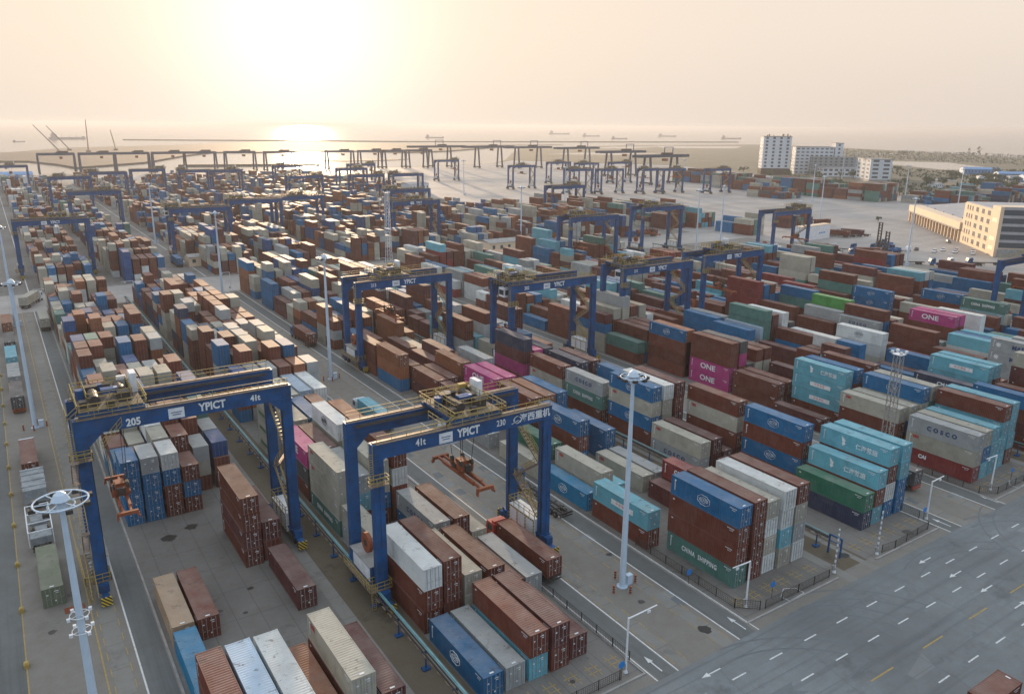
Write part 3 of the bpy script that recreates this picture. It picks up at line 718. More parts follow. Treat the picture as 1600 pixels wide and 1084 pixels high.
# drop what stands outside the yard on the right
for key in [k for k, s in stacks.items() if s['x'] > 262 and s['y'] < 40+0*s['x']]: del stacks[key]
for key in [k for k, s in stacks.items() if k[0] in (8, 9) and s['y'] > 232]: del stacks[key]
far = []   # further blocks, beyond the cross road
def farfill(x0, y0, y1, pal, dens, hmean, two=.5, rows=6):
    y = y0
    while y < y1-11:
        t2 = rnd.random() < two; base = hmean+rnd.uniform(-1.4, 1.1); prev = rnd.choice(pal)
        for r in range(rows):
            for q in (0, 1) if t2 else (0,):
                if rnd.random() > dens: continue
                n = int(round(max(1, min(5, base+rnd.gauss(0, .5))))); cols = ''; c = prev if rnd.random() < .5 else rnd.choice(pal)
                for _ in range(n):
                    if rnd.random() < .5: c = rnd.choice(pal)
                    cols += c
                prev = c
                far.append(dict(x=x0+2.92*r, y=y+q*6.5, cols=cols, L=20 if t2 else 40, h=S if t2 else Hc))
        y += 13.5
for k in range(0, 5):
    for j in (0, 1):
        x0 = 10.6+PER*k+(25 if j else 0)
        for (a, c) in ((322, 455), (470, 600), (615, 760), (775, 905)):
            xlim = 290 if a < 460 else (262 if a < 600 else (300 if a < 700 else 330))
            if x0 > xlim: continue
            farfill(x0, a, c, PAL[0 if k == 0 else 2], .86 if a < 700 else .7, 3.3 if a < 600 else 2.9, .6)
farfill(284, 372, 420, 'rrrrmocckb', .95, 3.6, 0); farfill(305, 372, 440, 'rrrrmocckb', .95, 3.4, 0); farfill(327, 372, 440, 'rrrmcgtb', .9, 3.2, 0)
farfill(350, 330, 372, 'rrrcgbt', .9, 3.2, 0); farfill(330, 335, 362, 'rrmcg', .9, 2.6, 0)
farfill(350, 376, 410, 'rrrmcgb', .95, 3.2, 0); farfill(372, 380, 400, 'rrrmcg', .9, 2.6, 0); farfill(398, 300, 322, 'rrrrgm', 1, 4, 0, 8); farfill(352, 290, 316, 'rckgb', 1, 3.2, 0, 4)
for yy in range(375, 545, 14): farfill(606+rnd.uniform(0, 3), yy, yy+13.6, 'rrrrmmggbkco', 1, 4.2, 0, 10)
for yy in range(560, 640, 14): farfill(640, yy, yy+13.6, 'rrrrmmggbkco', .9, 3.6, 0, 8)
for (xx, y0, y1) in ((628, 300, 366), (662, 300, 372), (700, 280, 360), (735, 270, 350), (660, 235, 290), (705, 215, 270), (760, 330, 400), (560, 430, 470)):
    farfill(xx, y0, y1, 'rrbbgtocnkd', .85, 2.4, .2, 8)
# decide which boxes are things of their own: the 300 nearest that the photo shows
H_at = {}
items = []
for key, s in stacks.items():
    Lm = 12.19 if s['L'] == 40 else 6.06
    for i, c in enumerate(s['cols']): items.append([key, s, i, c, Lm])
def height(block, row, bay, q):
    s = stacks.get((block, row, bay, q))
    if s is None:
        s = stacks.get((block, row, bay, 0))
        if s is None or s['L'] == 20: return 0
    return len(s['cols'])
def visible(key, s, i):
    b, r, bay, q = key; n = len(s['cols'])
    if i == n-1: return True
    left = height(b, r-1, bay, q) if r else 0
    fq = height(b, r, bay, 0) if q == 1 else height(b, r, bay-1, 1)
    return left <= i or fq <= i
cand = []
for it in items:
    key, s, i, c, Lm = it
    px, py, dz = proj(s['x']+1.2, s['y']+Lm/2, (i+.5)*s['h'])
    if -40 < px < 1640 and -20 < py < 1110 and visible(key, s, i): cand.append(((dz if s['marks'].get(i, '-') == '-' else dz*.3)/math.sqrt(Lm), it))
cand.sort(key=lambda t: t[0])
own = set(id(t[1]) for t in cand[:300])
ORD = ['', 'first', 'second', 'third', 'fourth', 'fifth', 'sixth', 'seventh', 'eighth', 'ninth', 'tenth', 'eleventh', 'twelfth', 'thirteenth', 'fourteenth', 'fifteenth', 'sixteenth', 'seventeenth']
NUM = ['', 'one', 'two', 'three', 'four', 'five', 'six']
BLK = {0: 'block under crane 205', 1: 'block under crane 230', 2: 'block behind centre mast', 3: 'block beside CHINA SHIPPING stack', 4: 'block behind lattice mast', 5: 'block before magenta container', 6: 'magenta container block', 7: 'rightmost crane block', 8: 'block before the cars', 9: 'block near the office'}
def clabel(s, i, c, q, own_q):
    n = len(s['cols']); lv = 'standing alone' if n == 1 else ('topmost of '+NUM[n] if i == n-1 else (('lowest of ' if i == 0 else ORD[i+1]+' up of ')+NUM[n]))
    bay = 'nearest bay' if s['bay'] == 0 else ORD[s['bay']+1]+' bay'
    if own_q: bay += (' front' if q == 0 else ' back')
    return f"{CNAME[c]} container {lv}, row {NUM[s['row']+1]}, {bay}, {BLK[s['block']]}"
farv = []; farc = []
def far_box(x, y, z, L, H, c, g=.03):
    col = COL[c]; k = rnd.uniform(.8, 1.2)
    farv.append((x, y, z+g, x+CW, y+L, z+H)); farc.append((min(1, col[0]*k), min(1, col[1]*k), min(1, col[2]*k), 1))
count = 0
for it in items:
    key, s, i, c, Lm = it; H = Hc if s['h'] > 2.7 else S
    z = i*s['h']+.02
    if id(it) not in own:
        far_box(s['x'], s['y'], z, Lm, s['h'], c); continue
    jx, jy = rnd.uniform(-.05, .05), rnd.uniform(-.10, .10)
    px, py, dz = proj(s['x'], s['y'], z)
    k = rnd.uniform(.86, 1.12); col = tuple(min(1, v*k) for v in COL[c])+(1,)
    loc = (s['x']+CW/2+jx, s['y']+Lm/2+jy, z)
    two = s['L'] == 20
    lab = clabel(s, i, c, key[3], two)
    if dz < 175:
        root = empty('container', loc, label=lab, cat='container', group='shipping containers stacked in the yard')
        b = bpy.data.objects.new('body', CM[(s['L'], H, 'body')]); link(b, root); b.color = col
        for sx in (-1, 1):
            d = bpy.data.objects.new('door', CM[('door', H, sx)]); link(d, root); d.location = (0, -Lm/2+.08, 0); d.color = col
        mk = s['marks'].get(i, '')
        if mk == 'g':
            mb = MB(); mb.box(-.02, -4.9, -.35, 0, 4.9, .35); o = mb.obj('stripe', M['paint'], root, (-CW/2-.012, 0, H*.55)); o.color = (.10, .17, .08, 1)
        elif mk: side_marks(root, mk, Lm, H)
        elif dz < 130 and c in 'rmobnxp' and rnd.random() < .6: side_marks(root, '-+', Lm, H)
    else:
        o = bpy.data.objects.new('container', CM[(s['L'], H, 'full')]); link(o); o.location = loc; o.color = col
        tag(o, lab, 'container', 'shipping containers stacked in the yard')
        mk = s['marks'].get(i, '')
        if mk and mk != '-': side_marks(o, mk, Lm, H)
    if i == len(s['cols'])-1: count += 1
for s in far:
    for i, c in enumerate(s['cols']): far_box(s['x'], s['y'], i*s['h']+.02, 12.19 if s['L'] == 40 else 6.06, s['h'], c)
B = np.array(farv, dtype=np.float32); n = len(B)
V = np.empty((n, 8, 3), np.float32)
for i, (a, b_, c_) in enumerate([(0,1,2),(3,1,2),(3,4,2),(0,4,2),(0,1,5),(3,1,5),(3,4,5),(0,4,5)]):
    V[:, i, 0] = B[:, a]; V[:, i, 1] = B[:, b_]; V[:, i, 2] = B[:, c_]
fq = np.array([(0,3,2,1),(4,5,6,7),(0,1,5,4),(1,2,6,5),(2,3,7,6),(3,0,4,7)])
F = (fq[None]+8*np.arange(n)[:, None, None]).reshape(-1, 4)
me = bpy.data.meshes.new('container_stacks'); me.from_pydata(V.reshape(-1, 3).tolist(), [], F.tolist())
at = me.color_attributes.new('paint', 'FLOAT_COLOR', 'POINT')
at.data.foreach_set('color', np.repeat(np.array(farc, np.float32), 8, axis=0).ravel())
me.materials.append(M['paint_far'])
o = bpy.data.objects.new('container_stacks', me); link(o)
tag(o, 'thousands of stacked shipping containers filling the yard behind the nearest ones', 'containers', kind='stuff')
#@@PART3
# ------------------------------------------------------------------ rubber tyred gantry cranes
def railing(mb, pts, h=1.1, step=1.5, w=.07):
    for a, b in zip(pts, pts[1:]):
        a = Vector(a); b = Vector(b); L = (b-a).length; n = max(1, int(round(L/step)))
        for i in range(n+1):
            p = a.lerp(b, i/n); mb.beam(p, p+Vector((0, 0, h)), w)
        for f in (h, h*.52): mb.beam(a+Vector((0, 0, f)), b+Vector((0, 0, f)), w)
def loop(pts): return list(pts)+[pts[0]]
def make_crane(T, knee_left=False, house_big=True):
    root = empty('gantry_crane')
    W = 26.3; lx = W/2-.68; gy = 4.1
    # legs
    for sx in (-1, 1):
        for sy in (-1, 1):
            mb = MB(); mb.cbox(sx*lx, sy*gy, (2.55+T-1.9)/2, 1.36, 1.1, T-1.9-2.55)
            mb.cbox(sx*lx+.2, sy*(gy+.58), (3+T-2.4)/2, .34, .07, T-6)
            mb.cbox(sx*lx, sy*gy, 2.62, 1.7, 1.5, .14); mb.cbox(sx*lx, sy*gy, T-1.97, 1.6, 1.3, .12)
            for zz in np.arange(5.5, T-3, 3.1): mb.cbox(sx*lx, sy*gy, zz, 1.40, 1.14, .07)
            mb.m(1).tube((sx*(lx-.74), sy*gy-.3, 3), (sx*(lx-.74), sy*gy-.3, T-3), .06, n=6)
            mb.obj('leg', [M['crane_blue'], M['cable']], root)
    for sx in (-1, 1):
        mb = MB(); mb.cbox(sx*lx, 0, 2.05, 1.05, 11.4, 1.0)
        for y in (-5.2, 5.2): mb.cbox(sx*lx, y, 2.05, 1.2, .5, 1.15)
        for y in np.arange(-3, 3.1, 1.5): mb.cbox(sx*lx, y, 2.05, 1.1, .07, 1.06)
        mb.obj('sill_beam', M['crane_blue'], root)
        for sy in (-1, 1):
            mb = MB(); mb.cbox(sx*lx, sy*5.0, 1.38, .7, 3.6, .32); mb.cbox(sx*lx, sy*5.0, 1.1, .5, 1.2, .5)
            mb.cbox(sx*(lx), sy*6.5, 1.15, .9, .7, .8)
            bg_ = mb.obj('bogie', M['crane_blue'], root)
            for dy in (-.95, .95):
                wb = MB(); wb.tube((sx*lx-.28, sy*5.0+dy, .74), (sx*lx+.28, sy*5.0+dy, .74), .74, n=16)
                wb.m(1).tube((sx*lx-.30, sy*5.0+dy, .74), (sx*lx+.30, sy*5.0+dy, .74), .36, n=12)
                wb.obj('wheel', [M['tyre'], M['crane_blue']], bg_)
            hb = MB(); hb.cbox(sx*lx, sy*7.05, 1.05, 1.25, .12, 1.2); hb.obj('bumper', M['hazard'], root)
    # girders with rails and walkways
    for sy in (-1, 1):
        mb = MB(); mb.cbox(0, sy*gy, T-.95, W-.02, 1.06, 1.78)
        mb.cbox(0, sy*gy, T-.03, W, 1.3, .08); mb.cbox(0, sy*gy, T-1.87, W, 1.24, .08)
        for x in np.arange(-12, 12.1, 2.4): mb.cbox(x, sy*gy, T-.95, .06, 1.1, 1.7)
        if knee_left or sy > 0:
            for sx in ((-1,) if not knee_left else (-1, 1)):
                n = len(mb.v); x0 = sx*(lx-.68)
                mb.poly([(x0, sy*gy-.5, T-1.9), (x0, sy*gy-.5, T-3.6), (x0-sx*1.8, sy*gy-.5, T-1.9)][::sx])
                mb.poly([(x0, sy*gy+.5, T-1.9), (x0-sx*1.8, sy*gy+.5, T-1.9), (x0, sy*gy+.5, T-3.6)][::sx])
                mb.poly([(x0, sy*gy-.5, T-3.6), (x0, sy*gy+.5, T-3.6), (x0-sx*1.8, sy*gy+.5, T-1.9), (x0-sx*1.8, sy*gy-.5, T-1.9)][::sx])
        gd = mb.obj('girder', M['crane_blue'], root)
        mb = MB(); mb.cbox(0, sy*gy-.1, T+.09, W-.4, .16, .14); mb.cbox(0, sy*(gy-.1), T+.022, W-.6, .9, .02); mb.obj('crane_rail', M['rail_steel'], gd)
        mb = MB(); mb.cbox(0, sy*(gy+.46), T+.04, W-1.0, .62, .05)
        mb.obj('walkway', M['rusty_deck'], gd)
        mb = MB(); railing(mb, [(-W/2+.5, sy*(gy+.74), T+.05), (W/2-.5, sy*(gy+.74), T+.05)], step=2.0, w=.06); mb.obj('handrail', M['crane_yellow'], gd)
        mb = MB(); mb.cbox(0, sy*(gy-1.05), T-.5, W-2, .5, .05)
        for k in range(4): mb.tube((-W/2+1, sy*(gy-1.0)+k*.1, T-.36), (W/2-1, sy*(gy-1.0)+k*.1, T-.36), .035, n=5)
        mb.obj('cable_tray', M['dark_steel'], gd)
    # trolley with machinery
    tr = MB(); zt = T+.45
    tr.cbox(0, -gy+.1, zt, 7.4, .7, .5); tr.cbox(0, gy-.1, zt, 7.4, .7, .5)
    for x in (-3.2, -.9, .9, 3.2): tr.cbox(x, 0, zt+.1, .5, 8.6, .45)
    tr.m(1).cbox(0, 0, zt+.36, 7.2, 8.4, .05)
    tr.m(2)
    for x, y in ((-1.6, -1.2), (1.6, 1.0)): tr.tube((x, y-1.6, zt+1.15), (x, y+1.6, zt+1.15), .62, n=16)
    for x, y, sx_, sy_, sz_ in ((-1.6, 1.7, 1.5, 1.2, 1.4), (1.7, -1.7, 1.4, 1.5, 1.2), (-2.9, -2.9, .8, 1.1, 1.0), (.2, 3.2, 1.1, .8, .9), (2.9, 2.9, .7, .9, 1.3), (0, -3.3, .9, .7, .8)):
        tr.cbox(x, y, zt+.4+sz_/2, sx_, sy_, sz_)
    tr.m(0).tube((-2.9, 1.0, zt+.4), (-2.9, 1.0, zt+1.7), .55, n=14); tr.cbox(.3, -.2, zt+1.5, 1.9, 1.2, .5); tr.cbox(-.8, 2.6, zt+1.1, 1.1, .9, 1.0)
    tr.m(3).cbox(1.0, -.6, zt+1.85, .4, .3, .12)
    trolley = tr.obj('trolley', [M['crane_blue'], M['rusty_deck'], M['dark_steel'], M['white']], root)
    mb = MB(); mb.cbox(3.3, 1.7, zt+1.65, .75, 2.1, 2.5)
    for i in range(3): mb.cbox(2.9, 1.0+.7*i, zt+1.7, .05, .55, 1.9)
    mb.obj('electrical_cabinet', M['white'], trolley)
    mb = MB(); mb.cbox(2.2, 3.6, zt+1.2, 1.1, .9, 1.5); mb.obj('control_box', M['yellow_mark'] if not knee_left else M['white'], trolley)
    mb = MB()
    railing(mb, loop([(-3.7, -4.9, zt+.4), (3.9, -4.9, zt+.4), (3.9, 4.9, zt+.4), (-3.7, 4.9, zt+.4)]), step=1.1, w=.075)
    railing(mb, loop([(-2.4, -2.6, zt+1.0), (2.6, -2.6, zt+1.0), (2.6, 2.9, zt+1.0), (-2.4, 2.9, zt+1.0)]), step=1.2, w=.06)
    railing(mb, [(-3.7, -4.9, zt+.4), (-4.9, -4.9, zt-.6), (-4.9, 0, zt-.6)], step=1.1, w=.06)
    mb.obj('railing', M['crane_yellow'], trolley)
    mb = MB(); cz = T-3.0
    mb.box(-3.9, -3.0, cz, -2.1, -.6, cz+2.2); mb.m(1); mb.box(-3.93, -2.8, cz+.5, -3.901, -.8, cz+1.7); mb.box(-3.6, -3.03, cz+.5, -2.4, -3.001, cz+1.7)
    mb.m(2); mb.box(-3.2, -2, cz+2.2, -2.9, -1.6, T+.3)
    mb.obj('operator_cab', [M['white'], M['glass'], M['crane_blue']], trolley)
    # spreader, hung on the trolley by its ropes
    sp = MB(); 
    for x in (-.55, .55): sp.cbox(x, 0, .25, .35, 8.4, .5)
    for y in (-6.0, 6.0): sp.cbox(0, y, .22, 2.44, .42, .42)
    for x in (-.45, .45):
        sp.cbox(x, 4.9, .22, .26, 2.0, .34); sp.cbox(x, -4.9, .22, .26, 2.0, .34)
    for x in (-1.15, 1.15):
        for y in (-6.05, 6.05): sp.cbox(x, y, -.12, .25, .35, .5); sp.cbox(x*1.1, y*1.02, -.35, .12, .5, .3)
    sp.cbox(0, 0, .7, 2.2, 2.2, .5)
    spreader = sp.obj('spreader', M['orange'], root)
    hb = MB(); hb.cbox(0, 0, 1.35, 1.9, 3.0, .7); hb.cbox(0, 0, 1.85, 1.1, 1.6, .5)
    hb.m(1)
    for x in (-.8, .8):
        for y in (-1.2, 1.2): hb.tube((x-.12, y, 1.95), (x+.12, y, 1.95), .42, n=12)
    hb.cbox(.9, 0, 1.5, .4, 1.2, .8); hb.cbox(-.95, .4, 1.3, .3, .9, .6); hb.cbox(0, -1.7, 1.4, .9, .5, .9)
    hb.obj('headblock', [M['orange'], M['dark_steel']], spreader)
    # houses on the sill beams
    mb = MB(); mb.box(-lx-1.0, -3.3, 2.75, -lx+1.15, 3.0, 5.1); hl = mb.obj('electrical_house', M['crane_blue'] if house_big else M['white'], root)
    mb = MB(); mb.box(-lx-1.04, -2.9, 3.0, -lx-1.0, -1.2, 4.9); mb.box(-lx-1.04, -1.1, 3.0, -lx-1.0, .6, 4.9); mb.box(-lx-1.04, .7, 3.0, -lx-1.0, 2.4, 4.9); mb.obj('door', M['white'], hl)
    mb = MB(); mb.cbox(-lx, 0, 5.16, 2.4, 6.4, .1); mb.obj('house_roof', M['concrete'], hl)
    mb = MB(); mb.tube((-lx-.25, 0, 6.9), (-lx+.25, 0, 6.9), 1.35, n=24); mb.m(1).tube((-lx-.3, 0, 6.9), (-lx+.3, 0, 6.9), .5, n=14); mb.obj('cable_reel', [M['orange'], M['dark_steel']], root)
    mb = MB(); railing(mb, loop([(-lx-1.9, -5.0, 2.75), (-lx+1.0, -5.0, 2.75), (-lx+1.0, -3.4, 2.75), (-lx-1.9, -3.4, 2.75)]), step=1.0); railing(mb, [(-lx-1.9, -3.4, 2.75), (-lx-1.9, 3.6, 2.75)], step=1.2)
    for i in range(9): mb.beam((-lx-1.75, -5.0, .4+.28*i), (-lx-1.2, -5.0, .4+.28*i), .05)
    mb.beam((-lx-1.75, -5.0, .3), (-lx-1.75, -5.0, 3.9), .06); mb.beam((-lx-1.2, -5.0, .3), (-lx-1.2, -5.0, 3.9), .06)
    mb.obj('access_platform', M['crane_yellow'], root)
    mb = MB(); mb.box(-lx-1.9, -5.0, 2.66, -lx+1.0, -3.4, 2.73); mb.box(-lx-1.9, -3.4, 2.66, -lx-1.05, 3.6, 2.73); mb.obj('platform_deck', M['rusty_deck'], root)
    mb = MB(); mb.box(lx-1.0, -3.2, 1.5+.2, lx-.62, 3.2, 4.4); mb.box(lx+.62, -3.2, 1.7, lx+1.0, 3.2, 4.4); mb.box(lx-1.0, -3.2, 4.4, lx+1.0, 3.2, 4.5)
    mb.box(lx-.62, -3.2, 2.6, lx+.62, 3.2, 4.4); hr_ = mb.obj('generator_house', M['white'], root)
    mb = MB(); x = lx-1.05
    for z0 in (1.72, 4.2): mb.box(x, -3.2, z0, x+.04, 3.2, z0+.18)
    for y in (-3.2, -1.1, 1.0, 3.02): mb.box(x-.005, y, 1.9, x+.035, y+.18, 4.2)
    mb.obj('hazard_border', M['hazard_y'], hr_)
    mb = MB(); railing(mb, loop([(lx-1.0, -3.3, 4.55), (lx+1.0, -3.3, 4.55), (lx+1.0, 3.3, 4.55), (lx-1.0, 3.3, 4.55)]), step=1.2); mb.obj('handrail', M['crane_yellow'], hr_)
    # zigzag stairs on the right side, ladders on the left
    st = MB(); sr = MB(); z = 4.6; y0 = -3.0; d = 1; xs = lx+.05
    nfl = 4; rise = (T-.5-4.6)/nfl
    for i in range(nfl):
        y1 = y0+6.0*d
        for dx in (-.36, .36): st.beam((xs+dx, y0, z), (xs+dx, y1, z+rise), .08, .22)
        for k in range(1, 12): q = k/12; st.cbox(xs, y0+(y1-y0)*q, z+rise*q, .7, .26, .04)
        for dx in (-.36, .36):
            for f in (1.0, .55): sr.beam((xs+dx, y0, z+f), (xs+dx, y1, z+rise+f), .055)
            for k in range(0, 7): q = k/6; p = (xs+dx, y0+(y1-y0)*q, z+rise*q); sr.beam(p, (p[0], p[1], p[2]+1.0), .05)
        st.cbox(xs, y1+.35*d, z+rise, .9, .9, .05)
        z += rise; y0 = y1; d = -d
    so_ = st.obj('staircase', M['rail_steel'], root); sr.obj('handrail', M['crane_yellow'], so_)
    mb = MB(); zp = T-4.9
    mb.box(-lx-1.5, -gy-1.6, zp, -lx+.9, -gy-.62, zp+.06); mb.m(1)
    railing(mb, loop([(-lx-1.5, -gy-1.6, zp), (-lx+.9, -gy-1.6, zp), (-lx+.9, -gy-.65, zp), (-lx-1.5, -gy-.65, zp)]), step=.8, w=.07)
    for i in range(13): mb.beam((-lx-1.3, -gy-.8, zp+.3+.3*i), (-lx-.8, -gy-.8, zp+.3+.3*i), .05)
    for dx in (-1.3, -.8): mb.beam((-lx+dx, -gy-.8, zp), (-lx+dx, -gy-.8, T+.6), .06)
    mb.obj('leg_platform', [M['rusty_deck'], M['crane_yellow']], root)
    return root, trolley, spreader
def set_crane(c, X0, Yn, tx=0.0, sz=14.0, T=22.0, **k):
    root = c; root.location = (X0+13.15, Yn+4.1, 0)
    tr = next(o for o in root.children if o.name.startswith('trolley')); sp = next(o for o in root.children if o.name.startswith('spreader'))
    tr.location.x = tx; sp.location = (tx, 0, sz)
    mb = MB()
    for x in (-.8, .8):
        for y in (-1.2, 1.2): mb.beam((x, y, 2.3), (x*1.6, y*1.6, T+.4-sz), .06)
    mb.obj('rope', M['cable'], sp)
    tag(root, **k); return root
GRP = 'rubber tyred gantry cranes over the container blocks'
def ftext(root, s, size, x, z, T=22, y=-4.1-.56, **k): place_mesh('lettering', text_mesh(s, size, M['white_mark'], **k), root, (x, y, z), FFACE)
def board(root, x, z, T):
    mb = MB(); mb.cbox(x, -4.1-.58, z, 1.9, .05, 1.35); mb.m(1)
    for i in range(2): mb.cbox(x, -4.1-.62, z+.12-.3*i, 1.3-.3*i, .02, .1)
    mb.obj('sign_board', [M['white'], M['blue_mark']], root)
P205, _, _ = make_crane(24.2, knee_left=True, house_big=False)
protoT, _, _ = make_crane(22.0)
protos = copy_tree(protoT)      # kept as the source for all further copies
set_crane(protoT, 33.3, 80.3, tx=1.6, sz=13.0, label='blue gantry crane numbered 230 with YPICT lettering, orange spreader over the truck lane', cat='gantry crane', group=GRP)
ftext(protoT, '41t', 1.25, -6.8, 21.05, bold=.03, xs=.8); board(protoT, -3.3, 20.9, 22); ftext(protoT, 'YPICT', 1.5, .0, 21.0, bold=.06, xs=.8); ftext(protoT, '230', 1.15, 4.9, 21.1, bold=.02, xs=.8)
ftext(protoT, '海西重机', 1.25, 10.3, 21.05, bold=.03)
mb = MB(); c0 = (7.4, -4.68, 21.05)
for i in range(20):
    a = 2*math.pi*i/20+.6; b_ = a+2*math.pi/20
    if i < 17: mb.beam((c0[0]+.5*math.cos(a), c0[1], c0[2]+.5*math.sin(a)), (c0[0]+.5*math.cos(b_), c0[1], c0[2]+.5*math.sin(b_)), .2, .03)
mb.beam((c0[0]-.85, c0[1], c0[2]-.45), (c0[0]+.2, c0[1], c0[2]-.1), .16, .03)
mb.obj('emblem', M['white_mark'], protoT)
set_crane(P205, 4.2, 101.0, tx=-8.7, sz=11.5, T=24.2, label='blue gantry crane numbered 205 at the left with orange spreader hanging beside its left leg', cat='gantry crane', group=GRP)
for s_, x, z, sz_ in (('205', -6.6, 22.9, 1.3), ('YPICT', 2.8, 23.2, 1.45), ('41t', 8.3, 23.2, 1.1)): ftext(P205, s_, sz_, x, z, bold=.05, xs=.85)
board(P205, -1.6, 23.1, 24.2)
# dual stair tower on the left front leg of crane 205
mb = MB(); sr = MB(); z = 1.4; X = -13.6; y0 = -6.4; d = 1
for i in range(4):
    y1 = y0+4.2*d; 
    for dx in (-.35, .35): mb.beam((X+dx, y0, z), (X+dx, y1, z+4.6), .08, .2)
    for k in range(1, 14): mb.cbox(X, y0+(y1-y0)*k/14, z+4.6*k/14, .66, .2, .04)
    for dx in (-.35, .35):
        for f in (1., .5): sr.beam((X+dx, y0, z+f), (X+dx, y1, z+4.6+f), .06)
    mb.cbox(X, y1+.3*d, z+4.6, .9, .8, .05); z += 4.6; y0 = y1; d = -d
o = mb.obj('staircase', M['rail_steel'], P205); sr.obj('handrail', M['crane_yellow'], o)
mb = MB(); 
for dz in (0, .5, 1.0): mb.beam((-10.4, -4.9, 20.3+dz), (-7.9, -4.9, 22.9+dz), .07)
for k in range(5): mb.beam((-10.4+.62*k, -4.9, 20.3+.65*k), (-10.4+.62*k, -4.9, 21.3+.65*k), .06)
mb.obj('handrail', M['crane_yellow'], P205)
def extra(X0, Yn, tx, sz, label, text=None, ypict=False):
    c = copy_tree(protos); set_crane(c, X0, Yn, tx, sz, label=label, cat='gantry crane', group=GRP)
    if text: ftext(c, text, 1.15, -8.5, 21.0, bold=.03, xs=.8)
    if ypict: ftext(c, 'YPICT', 1.5, 1.2, 21.0, bold=.06, xs=.8); board(c, -2.6, 20.95, 22)
    return c
extra(69.6, 173.0, -2.5, 12, 'blue gantry crane numbered 213 behind the centre light mast, stairs on its frame', '213', True)
extra(99.4, 151.0, -10, 9, 'blue gantry crane carrying a grey green CHINA SHIPPING container on its spreader', '202', True)
extra(137.5, 154.5, -8.5, 5, 'blue gantry crane right of the one carrying a container, yellow stairs below', '211', True)
extra(172.5, 158.3, -1, 10, 'blue gantry crane rightmost of the middle line, beside white stacked containers', None, True)
extra(240.8, 100.0, 4, 12, 'blue gantry crane cut off by the right edge of the photo', None, True)
extra(5.3, 350.5, 3, 9, 'gantry crane over the leftmost container block, left of the grey truck', None, True)
extra(64.5, 370.0, -11, 10, 'gantry crane with lattice legs left of the second light mast, number plate unreadable')
extra(97.0, 398.0, -8, 12, 'gantry crane just right of the mast by the cross road')
extra(122.0, 406.5, 0, 14, 'gantry crane below the bright sun reflection with dusty yellow trolley')
extra(35.0, 487.0, 6, 16, 'gantry crane on the second block from left, beyond the cross road')
extra(34.5, 625.0, -6, 15, 'gantry crane of the second block, deep in the left of the yard')
extra(64.3, 672.0, -10, 15, 'gantry crane with dark trolley at its left end, left of the thin masts')
extra(4.8, 806.0, 0, 15, 'gantry crane cut off by the left edge before the pond')
extra(96.5, 700.0, 10, 15, 'gantry crane with dark trolley at its right end near the far left')
extra(127.5, 672.0, -10, 15, 'left one of two overlapping gantry cranes left of the sun reflection')
extra(149.0, 665.0, 6, 15, 'right one of two overlapping gantry cranes left of the sun reflection')
extra(216.0, 712.0, -6, 15, 'gantry crane in front of the sun reflection, left of its centre')
extra(181.0, 566.0, 10, 12, 'gantry crane with orange lit trolley under the sun reflection')
extra(251.0, 647.0, 6, 15, 'gantry crane just right of the sun reflection, lower of two')
extra(288.0, 714.0, 10, 15, 'gantry crane just right of the sun reflection, upper of two')
extra(226.0, 557.0, 10, 15, 'gantry crane overlapping a white lattice mast in the centre distance')
extra(258.0, 555.0, -10, 15, 'gantry crane just right of the white lattice mast in the centre distance')
extra(193.2, 420.0, -10, 15, 'gantry crane behind the white lattice mast with blue beam')
extra(164.0, 354.0, 0, 8, 'gantry crane directly behind the white lattice mast, nearest of that group', None, True)
extra(404.0, 755.0, 10, 12, 'gantry crane standing alone on the pale apron with red spreader low', None)
extra(414.0, 625.0, 0, 14, 'leftmost of the gantry cranes gathered on the pale apron')
extra(490.0, 668.0, 0, 14, 'gantry crane in the back row on the apron, left')
extra(505.0, 640.0, -4, 14, 'gantry crane in the back row on the apron, centre')
extra(425.0, 552.0, -4, 13, 'gantry crane in the front row on the apron, with blue beam, left')
extra(452.0, 541.0, 2, 13, 'gantry crane in the front row on the apron, centre')
extra(552.0, 642.0, 10, 16, 'gantry crane with orange spreader high, behind the front row on the apron')
extra(489.0, 527.0, -8, 14, 'gantry crane in the front row on the apron, left of centre right, yellow trolley')
extra(506.0, 520.0, 8, 14, 'gantry crane in the front row on the apron with red spreader raised')
extra(546.0, 500.0, 8, 15, 'rightmost gantry crane of the front row on the apron, red spreader')
extra(294.0, 399.0, 6, 8, 'gantry crane over a small block of containers at the apron edge')
extra(198.0, 256.0, -6, 9, 'gantry crane numbered above the orange spreader right of the pale shed', None)
extra(253.0, 272.0, -4, 9, 'gantry crane with yellow stairs at the apron edge beside four high stacks')
extra(293.0, 229.0, 9, 8, 'gantry crane before the white container wall near the warehouse')
def rm_tree(o):
    for ch in list(o.children): rm_tree(ch)
    bpy.data.objects.remove(o)
rm_tree(protos)
# carried container under the crane beside CHINA SHIPPING stack
cr = empty('container', (99.4+13.15-10, 151.0+4.1, 6.35), label='grey green CHINA SHIPPING container hanging from an orange spreader', cat='container', group='shipping containers stacked in the yard')
b = bpy.data.objects.new('body', CM[(40, S, 'body')]); link(b, cr); b.color = (*COL['g'], 1)
for sx in (-1, 1):
    d = bpy.data.objects.new('door', CM[('door', S, sx)]); link(d, cr); d.location = (0, -12.19/2+.08, 0); d.color = (*COL['g'], 1)
side_marks(cr, 'CHINA', 12.19, S)
